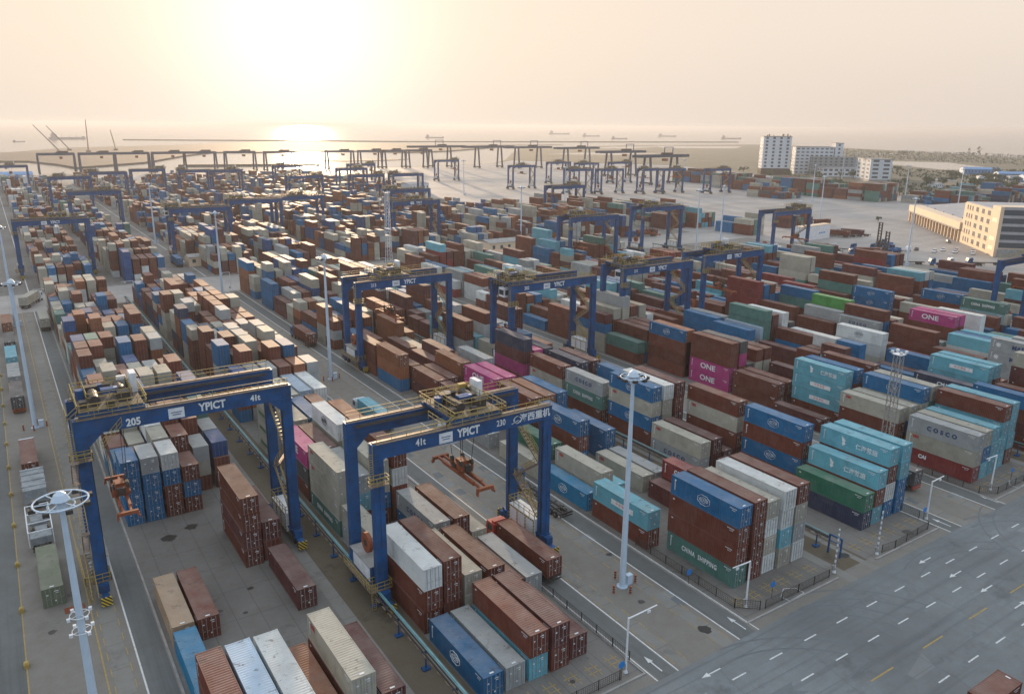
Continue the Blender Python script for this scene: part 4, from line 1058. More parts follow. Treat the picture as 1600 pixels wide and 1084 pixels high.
# ---- wide rail gantries along the quay and on the apron (grey silhouettes far away)
M['crane_dark'] = plain('dull_dark_crane_paint', (.02, .042, .085), .6)
def rail_gantry(x, y, w, h, cant, frame, label):
    root = empty('rail_gantry_crane', (x, y, 0), label=label, cat='gantry crane', group='rail gantry cranes near the quay')
    mb = MB()
    for s in (-1, 1): mb.cbox(0, s*4, h, w+2*cant, 1.6, 2.7)
    for xx in np.arange(-w/2-cant, w/2+cant+.1, 12): mb.cbox(xx, 0, h, .6, 8, .9)
    g_ = mb.obj('girder', M['crane_dark'], root)
    for sx in (-1, 1):
        for sy in (-1, 1):
            mb = MB(); mb.beam((sx*w/2, sy*7, 2.4), (sx*w/2, sy*4, h-1), 1.7, 1.7); mb.obj('leg', M['crane_dark'], root)
        mb = MB(); mb.cbox(sx*w/2, 0, 2.0, 1.3, 19, 1.3)
        for y_ in (-8, -5, 5, 8): mb.cbox(sx*w/2, y_, .8, .8, 1.8, 1.2)
        mb.obj('sill_beam', M['dark_steel'], root)
    mb = MB(); x0 = w*.22; mb.cbox(x0, 0, h+2.2, 9, 8, 2.2); mb.cbox(x0-6, 0, h+1.8, 2.5, 4, 1.4); mb.obj('trolley', M['dark_steel'], root)
    mb = MB(); mb.cbox(x0-3, 0, h-4, 2.6, 6, 2.6); mb.obj('headblock', M['orange'], root)
    if frame:
        mb = MB(); fx = frame*w/2
        for q in (-6, 6): mb.beam((fx+q, 4, h+1), (fx+q, 4, h+8.5), .7)
        mb.beam((fx-6.3, 4, h+8.5), (fx+6.3, 4, h+8.5), .7); mb.obj('top_frame', M['crane_blue'], root)
for i, (x, y) in enumerate([(66, 1082), (107, 1080), (144, 1073), (184, 1080), (220, 1069), (268, 1078), (313, 1076), (394, 1120), (440, 1112), (470, 1104), (512, 1080)]):
    rail_gantry(x+2, min(y, 1035 if x < 300 else 1020)-5, 36, 23.5, .6, 0, f'{ORD[i+1]} from left in the long row of grey gantries before the water')
for i, (x, y, cant, fr) in enumerate([(535, 1000, 26, .3), (600, 968, 22, .9), (642, 930, 20, .7), (690, 880, 18, .85), (640, 730, 17, .9), (590, 610, 17, .75)]):
    rail_gantry(x, y, 38, 29, cant, fr, ('leftmost', 'second', 'third', 'fourth', 'fifth', 'rightmost')[i]+' long boom gantry with overhanging beam on the apron')
#@@PART4
# ------------------------------------------------------------------ light masts
def mast_proto(h=30.0, big=True):
    root = empty('light_mast')
    mb = MB()
    zs = [0, h*.35, h*.7, h-1.2]; rs = [.44, .36, .28, .20]
    for i in range(3): mb.tube((0, 0, zs[i]), (0, 0, zs[i+1]), rs[i], rs[i+1], n=14)
    mb.tube((0, 0, 0), (0, 0, .12), .75, n=14)
    for i in range(8): a = math.pi*i/4; mb.beam((.3*math.cos(a), .3*math.sin(a), .5), (.7*math.cos(a), .7*math.sin(a), .12), .05)
    mb.obj('pole', M['mast'], root)
    mb = MB(); z = h-.9; R_ = 2.0 if big else 1.55; mb.ring((0, 0, z), R_, .075); mb.ring((0, 0, z-.35), 1.0, .06, 18)
    for i in range(6): a = math.pi*i/3; mb.tube((.2*math.cos(a), .2*math.sin(a), z-.1), (R_*math.cos(a), R_*math.sin(a), z), .05, n=6)
    fr = mb.obj('lamp_ring', M['mast'], root)
    mb = MB(); mb.tube((0, 0, z+.1), (0, 0, z+.6), .72, .45, n=16); mb.tube((0, 0, z+.6), (0, 0, z+.85), .45, .12, n=16); mb.tube((0, 0, z-.9), (0, 0, z+.1), .42, n=12); mb.obj('head_cap', M['mast'], root)
    for i in range(8):
        a = math.pi*i/4+.2; lb = MB(); c = Vector(((R_+.1)*math.cos(a), (R_+.1)*math.sin(a), z-.15))
        lb.cbox(c.x, c.y, c.z, .5, .5, .32); lb.obj('floodlight', M['dark_steel'], root)
    mb = MB()
    for zz in (h*.62, h*.57):
        mb.ring((0, 0, zz), .75, .035, 16)
        for i in range(4): a = math.pi*i/2+.5; mb.tube((0, 0, zz), (.95*math.cos(a), .95*math.sin(a), zz), .03, n=5); mb.cbox(.98*math.cos(a), .98*math.sin(a), zz, .26, .26, .26)
    if big: mb.obj('camera_ring', M['white'], root)
    mb = MB(); mb.box(.7, -.3, 0, 1.5, .3, 1.35); mb.box(.65, -.35, 1.35, 1.55, .35, 1.42); mb.obj('control_box', M['mast'], root)
    return root
mp = mast_proto(big=False); used = False
MG = 'tall light masts of the yard'
for x, y, lab in [(62.3, 67.0, 'pale light mast in the centre foreground beside the truck lane, ring of floodlights on top'), (1.2, 67.3, 'light mast in the bottom left corner with its ring head near crane 205'),
                  (61.5, 170.5, 'light mast in the truck lane left of crane 213'), (.9, 172.2, 'light mast at the left edge beside the white truck'), (62.6, 276.5, 'light mast at the cross road beside violet containers'),
                  (66.2, 425, 'thin light mast beyond the cross road, left of the gantry with dusty trolley'), (.9, 268, 'light mast at the left edge, beyond the one beside the white truck'),
                  (219, 322.5, 'light mast behind the pale long shed'), (284.8, 266.8, 'light mast at the apron edge near the crane with yellow stairs'), (315.4, 278.8, 'light mast on the apron left of the warehouse crane'),
                  (564.6, 405.4, 'left of two light masts on the apron below the white tower'), (435.2, 305.1, 'right of two light masts on the apron below the white tower'),
                  (634.9, 367, 'light mast behind the colonnade warehouse, left one'), (620.3, 315.5, 'light mast behind the colonnade warehouse, right one'), (334.8, 188.4, 'light mast in front of the parked white cars'),
                  (848.8, 571.8, 'left light mast near the pale five storey block'), (885.8, 579.5, 'right light mast near the pale five storey block'), (342.9, 593.5, 'light mast on the open apron with small blue sign'),
                  (353.5, 463.6, 'light mast among the apron gantries, left'), (539.4, 527.3, 'light mast among the apron gantries, right')]:
    if y == 67.3: o = mast_proto()
    else: o = mp if not used else copy_tree(mp); used = True
    o.location = (x, y, 0); tag(o, lab, 'light mast', MG)
# banded bollards round the near masts
def bollard(x, y, lab):
    mb = MB(); mb.tube((0, 0, 0), (0, 0, 1.15), .15, n=10); mb.tube((0, 0, 1.15), (0, 0, 1.22), .15, .05, n=10)
    o = mb.obj('bollard', M['bollard_bands'], None, (x, y, 0)); tag(o, lab, 'bollard', 'banded bollards around the light masts')
for (mx, my), nm in (((62.3, 67), 'centre foreground mast'), ((61.5, 170.5), 'mast left of crane 213'), ((.9, 172.2), 'left edge mast')):
    for (dx, dy), w_ in (((-2, -.6), 'left of'), ((2.0, -.3), 'right of'), ((-.3, -1.9), 'in front of'), ((.4, 1.9), 'behind')): bollard(mx+dx, my+dy, f'red banded bollard {w_} the {nm}')
for i, y in enumerate([79, 91, 103.1, 115.4, 128.2, 140.3, 152.6, 165, 177.3, 189.5, 202, 214]):
    mb = MB(); mb.box(-.25, -.36, 0, .25, .36, .5); mb.box(-.16, -.25, .5, .16, .25, .62); o = mb.obj('concrete_block', M['yellow_mark'], None, (-4.15, y, 0))
    tag(o, f'yellow painted block on the left yellow line, {ORD[i+1]} from the camera', 'block', 'yellow blocks along the line')
# lattice masts
def lattice(x, y, h, w0, w1, mat1, mat2, lab):
    root = empty('lattice_mast', (x, y, 0), label=lab, cat='lattice mast')
    mb = MB(); mb2 = MB(); n = int(h/1.6)
    def P(i, k): q = i/n; w_ = w0+(w1-w0)*q; return Vector(((-1, 1, 1, -1)[k % 4]*w_/2, (-1, -1, 1, 1)[k % 4]*w_/2, h*q))
    for k in range(4): mb.beam(P(0, k), P(n, k), .13)
    for i in range(n):
        for k in range(4): (mb if i % 2 else mb2).beam(P(i, k), P(i+1, k+1), .05); mb2.beam(P(i+1, k), P(i+1, k+1), .05)
    mb.obj('corner_posts', mat1, root); mb2.obj('bracing', mat2, root)
    mb = MB(); mb.cbox(0, 0, h+.1, w1*1.5, w1*1.5, .1)
    for a in (-1, 1):
        for b_ in (-1, 1): mb.cbox(a*w1*.7, b_*w1*.7, h+.5, .4, .4, .4)
    mb.obj('lamp_platform', M['white'], root); 
    mb = MB(); mb.cbox(0, 0, .25, w0*1.5, w0*1.5, .5); mb.obj('footing', M['concrete'], root)
lattice(121.6, 67.4, 22.5, 1.5, 1.1, M['concrete'], M['rail_steel'], 'grey and rusty lattice mast rising between the container blocks on the right')
lattice(142.5, 313, 30, 2.2, 1.4, M['white'], M['white'], 'tall white lattice mast in the middle distance before blue cranes')
lattice(232, 268, 14, 1.4, 1.0, M['white'], M['white'], 'short white lattice tower beside the middle crane line')
# posts with an arm over the lane ends
def lane_post(x, y, h, dirx, L, banded, lab):
    root = empty('lane_post', (x, y, 0), label=lab, cat='post', group='white posts at the lane ends')
    mb = MB(); mb.tube((0, 0, 0), (0, 0, h), .13, .10, n=10); mb.tube((0, 0, 0), (0, 0, .35), .26, .15, n=10); mb.obj('pole', M['pole_bands'] if banded else M['white'], root)
    if L:
        mb = MB(); mb.tube((0, 0, h-.1), (dirx*L, 0, h+.05), .09, .07, n=8); mb.obj('arm', M['white'], root)
        mb = MB(); mb.cbox(dirx*L*.72, 0, h-.35, .45, .12, .3); mb.obj('sensor', M['white'], root)
    mb = MB(); mb.cbox(-.35, 0, .9, .35, .3, .7); mb.obj('control_box', M['concrete'], root)
for x, y, h, d, L, bd, lab in [(51.4, 54, 7, 1, 4.2, 0, 'white post whose arm reaches right over the lane, beside crane 230 block'), (72.4, 55, 6.6, -1, 3.2, 0, 'white post whose arm reaches left, beside the CHINA SHIPPING stack'),
                               (98.3, 53.4, 6.8, 1, 0, 1, 'banded white post at the corner of the dark green container block'), (88.9, 53.8, 6.6, 1, 0, 1, 'banded white post beside the blue busbar frame'),
                               (114.5, 55.3, 6.4, 1, 3.2, 0, 'white armed post beside the parked charcoal container'), (133.6, 55, 6.4, -1, 3.4, 0, 'white armed post below the grey COSCO container')]:
    lane_post(x, y, h, d, L, bd, lab)
for i, (x, y) in enumerate([(10.6, 289), (36.5, 289), (68.5, 289), (96, 289), (130, 289)]): lane_post(x, y, 6.5, -1, 3.6, 0, f'white armed post at the far cross road, {ORD[i+1]} from left')
# small round blue signs
def round_sign(x, y, lab):
    root = empty('sign', (x, y, 0), label=lab, cat='sign', group='small blue signs on the yard corners')
    mb = MB(); mb.tube((0, 0, 0), (0, 0, 1.9), .04, n=6); mb.obj('post', M['dark_steel'], root)
    mb = MB(); mb.tube((0, -.05, 1.9), (0, 0, 1.9), .45, n=20); mb.obj('disc', M['blue_sign'], root)
for x, y, lab in ((50.2, 53.4, 'round blue sign on the corner of crane 230 block'), (76.9, 54.6, 'round blue sign in front of the CHINA SHIPPING stack'), (69.9, 62.5, 'blue sign on the fence beside the CHINA SHIPPING stack'),
                  (140.5, 55.0, 'round blue sign near the right edge below turquoise containers'), (113.4, 55.2, 'blue panel at the foot of the armed post beside charcoal container')): round_sign(x, y, lab)
# ------------------------------------------------------------------ busbars and fences
def busbar(x, y0, y1, lab, z=2.35):
    root = empty('power_busbar', (x, y0, 0), label=lab, cat='busbar', group='crane power busbars between the blocks')
    L = y1-y0; y = 2.0; i = 0
    while y < L:
        mb = MB(); mb.cbox(0, y, z/2, .14, .14, z); mb.cbox(0, y, .12, .9, .7, .24); mb.cbox(-.1, y, z, .9, .1, .1); mb.obj('post', M['crane_blue'], root); y += 7.0
    mb = MB(); mb.box(-.42, 0, z+.06, -.30, L, z+.22); mb.box(-.06, 0, z+.06, .04, L, z+.16); mb.obj('beam', M['dark_steel'], root)
    mb = MB(); mb.box(.22, 0, z+.12, .40, L, z+.22); mb.box(.0, 0, z+.30, .08, L, z+.36); mb.obj('conductor_cover', M['busbar_teal'], root)
    mb = MB(); y = 1.0
    while y < L: mb.box(-.56, y, z-.15, -.43, y+.9, z+.0); y += 1.75
    mb.obj('conductor_joints', M['rail_steel'], root)
for k, nm in enumerate(('crane 205 and crane 230', 'CHINA SHIPPING stack and dark green container', 'lattice mast blocks', 'the magenta container blocks', 'the rightmost blocks')):
    busbar(PER*k+33.0-.4*k, 57.5, 284, 'blue legged power busbar running between '+nm)
    root = empty('end_frame', (PER*k+33.0-.4*k, 55.6, 0), label='blue portal frame ending the busbar of '+nm, cat='frame', group='blue end frames of the busbars')
    mb = MB(); mb.cbox(0, 0, 1.5, .2, .2, 3.0); mb.cbox(0, 1.9, 1.5, .2, .2, 3.0); mb.obj('post', M['crane_blue'], root)
    mb = MB(); mb.cbox(0, .95, 2.9, .16, 1.9, .22); mb.cbox(0, .95, 2.0, .1, 1.9, .12); mb.obj('crossbeam', M['crane_blue'], root)
def fence(pts, lab, h=1.25):
    root = empty('fence', (pts[0][0], pts[0][1], 0), label=lab, cat='fence', group='low mesh fences round the blocks')
    o = Vector((pts[0][0], pts[0][1], 0)); mb = MB(); pn = MB()
    for a, b_ in zip(pts, pts[1:]):
        a = Vector((*a, 0))-o; b_ = Vector((*b_, 0))-o; L = (b_-a).length; n = max(1, round(L/3.0))
        for i in range(n+1): p = a.lerp(b_, i/n); mb.beam(p, p+Vector((0, 0, h+.1)), .09)
        for z in (.15, h): pn.beam(a+Vector((0, 0, z)), b_+Vector((0, 0, z)), .045)
        nb = int(L/.30)
        for i in range(nb): p = a.lerp(b_, i/nb); pn.beam(p+Vector((0, 0, .15)), p+Vector((0, 0, h)), .022)
        for z in (.42, .7, .98): pn.beam(a+Vector((0, 0, z)), b_+Vector((0, 0, z)), .02)
    mb.obj('post', M['dark_steel'], root); pn.obj('mesh_panel', M['dark_steel'], root)
fence([(53.0, 96), (53.0, 55.2)], 'dark mesh fence on the right of crane 230 block')
fence([(74.2, 53.4), (87.2, 53.4)], 'dark mesh fence in front of the CHINA SHIPPING stack')
fence([(71.0, 74), (71.0, 55.6), (73.4, 53.6)], 'dark mesh fence along the lane beside the CHINA SHIPPING stack')
fence([(99.2, 53.2), (102, 52.9), (111.5, 53.4)], 'dark mesh fence in front of the dark green container block')
fence([(38, 53.4), (50.0, 53.4)], 'dark mesh fence in front of crane 230 block')
fence([(130.6, 66), (130.6, 55.4), (133.0, 53.6), (148, 53.6)], 'dark mesh fence round the grey COSCO container stack')
fence([(113.6, 68), (113.6, 56)], 'dark mesh fence beside the parked charcoal container')
# ------------------------------------------------------------------ vehicles
def wheel(parent, x, y, r=.5, w_=.3):
    mb = MB(); mb.tube((x-w_/2, y, r), (x+w_/2, y, r), r, n=14); mb.m(1).tube((x-w_/2-.02, y, r), (x+w_/2+.02, y, r), r*.5, n=10); mb.obj('wheel', [M['tyre'], M['rail_steel']], parent)
def trailer(root, y0, y1, mat):
    mb = MB()
    for x in (-.45, .45): mb.box(x-.09, y0, .95, x+.09, y1, 1.22)
    y = y0+.2
    while y < y1: mb.box(-1.2, y-.08, 1.0, 1.2, y+.08, 1.16); y += 1.95
    mb.box(-1.22, y0, .95, 1.22, y0+.15, 1.25); mb.box(-1.22, y0-.02, .55, 1.22, y0+.08, .75); mb.obj('chassis', mat, root)
    for x in (-.95, .95):
        for y in (y0+1.5, y0+2.8): wheel(root, x, y)
        mb = MB()
    for x in (-.9, .9): mb.cbox(x, y1-3.0, .5, .14, .14, 1.0)
    mb.obj('landing_legs', mat, root)
def tractor(root, y, col, dark=True):
    mb = MB(); z = .9
    pts = [(y, .7), (y+2.1, .7), (y+2.25, 1.7), (y+1.9, 3.0), (y+.1, 3.05), (y, 2.9)]
    n = len(mb.v); mb.v += [(-1.2, a, b_) for a, b_ in pts]+[(1.2, a, b_) for a, b_ in pts]; k = len(pts)
    mb.f.append(tuple(n+i for i in range(k))); mb.mi.append(0); mb.f.append(tuple(n+k+i for i in reversed(range(k)))); mb.mi.append(0)
    for i in range(k): j = (i+1) % k; mb.f.append((n+i, n+k+i, n+k+j, n+j)); mb.mi.append(0)
    mb.cbox(0, y-1.2, .85, .9, 3.2, .3)
    cab = mb.obj('cab', col, root)
    mb = MB(); mb.poly([(-1.05, y+2.26, 1.75), (1.05, y+2.26, 1.75), (1.05, y+1.97, 2.8), (-1.05, y+1.97, 2.8)][::-1])
    for s in (-1, 1): mb.box(s*1.205-.01, y+.5, 1.75, s*1.205+.01, y+1.7, 2.7)
    mb.box(-.8, y-.02, 1.9, .8, y-.001, 2.7); mb.obj('windscreen', M['glass'], cab)
    mb = MB(); mb.box(-1.0, y+.2, 3.05, 1.0, y+.9, 3.35); mb.box(-.6, y-2.2, 1.0, .6, y-1.4, 1.15); mb.obj('air_deflector', col, cab)
    for x in (-1.0, 1.0): wheel(root, x, y+1.1); wheel(root, x, y-1.6)
def load(root_loc, c, L, lab, rz=0, H=S):
    r = empty('container', root_loc, rz, label=lab, cat='container', group='containers carried on trucks')
    b = bpy.data.objects.new('body', CM[(40 if L > 8 else 20, H, 'body')]); link(b, r); b.color = (*COL[c], 1)
    for sx in (-1, 1):
        d = bpy.data.objects.new('door', CM[('door', H, sx)]); link(d, r); d.location = (0, -L/2+.08, 0); d.color = (*COL[c], 1)
    return r
def truck(x, y, rz, cabmat, lab, cargo=None, clab='', L=12.19, cab=True, chmat=None):
    root = empty('truck' if cab else 'trailer', (x, y, 0), rz, label=lab, cat='truck' if cab else 'trailer')
    trailer(root, -L/2, L/2, chmat or M['dark_steel'])
    if cab: tractor(root, L/2+.9, cabmat)
    if cargo: load((x, y, 1.26), cargo, L, clab, rz)
M['truck_blue'] = plain('truck_blue', (.02, .10, .25), .4); M['truck_white'] = plain('truck_white', (.55, .60, .64), .4); M['truck_red'] = plain('truck_red', (.35, .04, .03), .4)
truck(55.0, 78.4, 0, M['truck_red'], 'red cabbed truck under maroon container beside crane 230', 'r', 'rust brown container on the truck beside crane 230 right leg')
truck(67.0, 91.5, 0, M['truck_blue'], 'blue yard truck with empty chassis waiting beside the right leg of crane 230')
truck(58.6, 138, 0, M['truck_white'], 'white truck hidden under a light blue container in the lane', 't', 'light blue container on the truck parked between centre masts')
truck(-.9, 149.5, 0, M['truck_white'], 'white cabbed truck with brown container at the left edge', 'r', 'rust brown container on the white truck at left', L=12.19)
truck(-1.3, 188.5, 0, M['dark_steel'], 'trailer with charcoal container and rusty tail, left of the left edge mast', 'd', 'charcoal container with white roof panel, left of the left edge mast', cab=False, chmat=M['orange'])
truck(-1.3, 204.5, 0, M['truck_white'], 'light truck behind the charcoal container trailer at the left edge', 'k', 'pale grey container in the left edge truck queue')
truck(-1.3, 222, 0, M['truck_blue'], 'blue cabbed truck in the left edge queue under turquoise box', 't', 'turquoise container in the left edge truck queue', cab=False)
truck(-1.2, 238, 0, M['truck_blue'], 'trailer far up the left edge queue', 'd', 'charcoal container with pale roof far up the left edge queue')
truck(-1.3, 262, 0, M['truck_white'], 'farthest truck in the left edge queue before the cross road', 'o', 'orange brown container farthest in the left edge queue')
truck(6.0, 297, -.35, M['truck_white'], 'truck turning at the cross road with grey container', 'c', 'grey container on the truck turning at the cross road')
truck(-6.0, 330, 0, M['truck_white'], 'truck at the left edge beyond the cross road', 'w', 'white container on the truck beyond the cross road')
truck(122.2, 67.5, 0, M['truck_blue'], 'trailer carrying charcoal container between the turquoise stack and the COSCO stack', 'd', 'charcoal container on trailer beside deep blue stacked containers', cab=False, chmat=M['truck_red'])
truck(78.3, 28.3, math.pi/2, M['truck_blue'], 'blue truck at the bottom right corner on the road', 'r', 'rust brown container on the truck at the bottom right corner', L=6.06)
truck(67.2, 205, 0, M['truck_blue'], 'blue yard truck with brown box in the lane right of crane 213', 'r', 'rust brown container on the truck right of crane 213')
truck(8.0, 262, 0, M['truck_white'], 'yard truck in the leftmost block lane', 'c', 'beige container on the truck in the leftmost block lane')
truck(62.5, 352, 0, M['truck_blue'], 'truck beyond the cross road, left of the lattice legged crane', 'b', 'deep blue container on the truck beyond the cross road')
# open top cage trailer and canvas covered load on the left
root = empty('cage_trailer', (-.9, 122.2, 0), label='open cage trailer with white frame behind the olive container', cat='trailer')
trailer(root, -5, 5, M['dark_steel'])
mb = MB()
for x in (-1.5, 1.5):
    for y in (-4.6, -1.6, 1.6, 4.6): mb.beam((x, y, 1.2), (x, y, 3.4), .12)
    for z in (2.3, 3.4): mb.beam((x, -4.6, z), (x, 4.6, z), .12)
for y in (-4.6, -1.6, 1.6, 4.6): mb.beam((-1.5, y, 3.4), (1.5, y, 3.4), .14)
mb.obj('cage_frame', M['white'], root)
mb = MB(); mb.box(-1.3, -4.3, 1.25, 1.3, -1.9, 2.3); mb.box(-1.1, 2.0, 1.25, 1.1, 4.2, 2.0); mb.box(-.6, -1.2, 1.25, .9, 1.0, 1.7); mb.obj('machinery', M['canvas'], root)
root = empty('covered_trailer', (-.8, 137.2, 0), label='trailer under a grey tarpaulin between the cage trailer and brown container', cat='trailer')
trailer(root, -4.6, 4.6, M['dark_steel'])
mb = MB(); mb.box(-1.6, -4.6, 1.25, 1.6, 4.6, 3.5)
for y in (-3.2, -.8, 1.7, 3.6): mb.box(-1.66, y, 3.5, 1.66, y+.7, 3.62)
mb.obj('tarpaulin', M['canvas'], root)
r = load((-.6, 108.4, .02), 'f', 12.19, 'olive container with dirty roof standing beside the bottom left mast'); r['group'] = 'shipping containers stacked in the yard'
mb = MB()
for i in range(6): mb.box(-1.1, -.6+i*.21, .02, 1.1, -.45+i*.21, .1)
for x in (-1, 0, .9): mb.box(x, -.6, .1, x+.1, .6, .16)
tag(mb.obj('pallet', M['orange'], None, (1.4, 100.3, 0)), 'rusty wooden pallet in front of the olive container', 'pallet')
# cars
def car_proto():
    root = empty('car'); mb = MB()
    sec = [(-2.2, .55, .85, .8), (-2.0, .40, .95, .86), (-1.3, .35, 1.0, .88), (.9, .35, .98, .88), (2.0, .40, .78, .84), (2.25, .5, .66, .74)]
    def strip(sec):
        k = len(mb.v)
        for y, z0, z1, hw in sec: mb.v.extend([(-hw, y, z0), (-hw, y, z1-.12), (-hw+.12, y, z1), (hw-.12, y, z1), (hw, y, z1-.12), (hw, y, z0)])
        for i in range(len(sec)-1):
            for j in range(6): a = k+i*6+j; b_ = k+i*6+(j+1) % 6; mb.f.append((a, b_, b_+6, a+6)); mb.mi.append(0)
        mb.f.append(tuple(k+j for j in range(6))[::-1]); mb.mi.append(0); mb.f.append(tuple(k+(len(sec)-1)*6+j for j in range(6))); mb.mi.append(0)
    strip(sec)
    body = mb.obj('body', M['white'], root)
    mb = MB()
    def q(y0, y1, z0, z1, w0, w1):
        mb.poly([(-w0, y0, z0), (w0, y0, z0), (w1, y1, z1), (-w1, y1, z1)])
    q(-1.9, -1.2, .95, 1.42, .78, .62); q(1.1, .35, .96, 1.42, .78, .62)
    for s in (-1, 1): mb.poly([(s*.79, -1.9, .95), (s*.79, 1.1, .95), (s*.62, .35, 1.42), (s*.62, -1.2, 1.42)])
    mb.obj('windows', M['glass'], root)
    mb = MB(); mb.box(-.62, -1.2, 1.40, .62, .35, 1.46); mb.obj('roof', M['white'], root)
    for x in (-.78, .78):
        for y in (-1.35, 1.4): wheel(root, x, y, .33, .2)
    return root
cp = car_proto(); first = True
M['car_dark'] = plain('car_dark_paint', (.03, .032, .035), .3)
cars = [(384, 203, 1.9, 0), (391, 196.5, 1.9, 0), (392, 203, 1.9, 0), (397, 199, 1.9, 0), (394, 189.5, 1.9, 0), (401, 193, 1.9, 0), (382, 211, 1.9, 1), (423, 217, 2.4, 1), (424.5, 206.5, 2.4, 1), (420, 200, 2.4, 0), (417, 197.5, 2.4, 0), (404, 178, .2, 0), (412, 193, 2.4, 1)]
clabs = ['nearest white car of the group before the mast', 'white car in the front row of parked cars, second', 'white car in the back row of parked cars, left', 'white car in the back row, centre', 'rightmost white car in the front row of parked cars', 'white car in the back row, right', 'dark car left of the white parked cars',
         'dark car parked by the colonnade of the warehouse', 'dark green car at the warehouse corner', 'pale car near the cream office wall', 'second pale car near the cream office wall', 'white car before the glass front of the office', 'dark van by the office wall']
for (x, y, rz, dk), lb in zip(cars, clabs):
    o = cp if first else copy_tree(cp); first = False; o.location = (x, y, 0); o.rotation_euler = (0, 0, rz); tag(o, lb, 'car', 'cars parked by the office')
    if dk:
        for ch in o.children:
            if ch.name.startswith(('body', 'roof')):
                ch.data = ch.data.copy(); ch.data.materials[0] = M['car_dark']
root = empty('van', (376, 212, 0), 1.9, label='white delivery van left of the parked cars', cat='van')
mb = MB(); mb.box(-1, -2.6, .4, 1, 1.6, 2.3); mb.box(-.95, 1.6, .4, .95, 2.6, 1.3); mb.poly([(-.95, 2.5, 1.3), (.95, 2.5, 1.3), (.95, 1.6, 2.25), (-.95, 1.6, 2.25)]); mb.obj('body', M['white'], root)
mb = MB(); mb.box(-1.01, .7, 1.3, 1.01, 1.5, 1.95); mb.obj('windows', M['glass'], root)
for x in (-.9, .9):
    for y in (-1.7, 1.7): wheel(root, x, y, .38, .25)
# container handlers
def handler(x, y, rz, h, lab):
    root = empty('container_handler', (x, y, 0), rz, label=lab, cat='container handler', group='container handlers parked on the apron')
    mb = MB(); mb.box(-1.6, -3, 1.0, 1.6, 3, 2.2); mb.box(-1.5, -4.2, 1.2, 1.5, -3, 2.6); mb.obj('body', M['truck_blue'], root)
    mb = MB(); mb.box(-.8, -.9, 2.2, .8, .9, 4.1); c_ = mb.obj('cab', M['truck_blue'], root); mb = MB(); mb.box(-.82, -.6, 2.9, .82, .92, 3.9); mb.obj('windows', M['glass'], c_)
    mb = MB()
    for sx in (-1, 1): mb.box(sx*1.15-.22, 3.0, .4, sx*1.15+.22, 3.6, h)
    for z in np.arange(1.2, h+.1, 1.4): mb.box(-1.2, 3.05, z, 1.2, 3.5, z+.3)
    mb.obj('lift_mast', M['dark_steel'], root)
    mb = MB(); mb.box(-3.0, 3.6, .9, 3.0, 4.2, 1.4); mb.box(-1.4, 3.6, 1.4, 1.4, 4.0, 2.6); mb.obj('spreader', M['dark_steel'], root)
    for sx in (-1.5, 1.5):
        wheel(root, sx, 2.2, .85, .7); wheel(root, sx, -2.8, .7, .5)
handler(378, 226, 1.2, 12.5, 'tall container handler left of the mast by the cars'); handler(363.5, 213, 1.2, 10.5, 'container handler just behind the mast by the cars'); handler(368, 219, 1.2, 5, 'low container handler between two tall ones')
# long flat trailers and parked rigs
for i, (x, y, rz, c, lab) in enumerate([(352, 247, 1.0, None, 'empty flat trailer on the apron before the handlers'), (346, 240, 1.1, None, 'second empty flat trailer on the apron'), (392, 262, .4, 'r', 'trailer in the row of rigs right of the white wall, left'), (397, 261, .4, None, 'trailer in the row of rigs right of the white wall, second'),
                                   (402, 260, .4, 'm', 'trailer in the row of rigs right of the white wall, third'), (407, 259, .4, None, 'trailer in the row of rigs right of the white wall, fourth'),
                                   (322, 240, .2, None, 'first of the yard rigs parked in a line behind the yellow mast'), (331, 236, .2, None, 'second of the yard rigs parked in a line'), (340, 231, .2, None, 'third of the yard rigs parked in a line'), (349, 226, .2, None, 'fourth of the yard rigs parked in a line'), (358, 221, .2, None, 'fifth of the yard rigs parked in a line'), (367, 216, .2, None, 'last of the yard rigs parked in a line'),
                                   (430, 300, 1.35, 'r', 'truck with brown load driving across the open apron'), (372, 350, 1.3, 'o', 'truck with orange brown load before the apron cranes'), (300, 318, 1.3, 'r', 'truck with rust brown load left of the warehouse crane'), (372, 424, 1.5, None, 'empty truck on the apron left of the gantry group'),
                                   (346, 214, .9, 'r', 'truck with brown container in front of the handlers'), (352, 178, .9, None, 'rig parked left of the rightmost crane, first'), (360, 174, .9, None, 'rig parked left of the rightmost crane, second'), (368, 170, .9, None, 'rig parked left of the rightmost crane, third'), (340, 190, .9, None, 'rig parked behind the mast before the cars')]):
    truck(x, y, rz, M['truck_blue'] if i % 3 else M['truck_white'], lab, c, 'container on the '+lab[:60] if c else '', cab=i not in (0, 1))
# white container wall
root = empty('container_wall', (370, 263, 0), math.radians(94), label='long white hoarding wall behind the warehouse crane', cat='wall')
mb = MB(); mb.box(-2, -14, 0, 2, 14, 7.5); mb.obj('wall', M['white'], root); mb = MB(); mb.box(-2.1, -14.1, 7.5, 2.1, 14.1, 7.9); mb.obj('coping', M['cream_wall'], root)
mb = MB()
for i in range(4): mb.box(-2.05, -9+i*1.5, 3.2-.2*(i % 2), -2.0, -8+i*1.5, 3.9)
mb.obj('blue_stripes', M['blue_sign'], root)
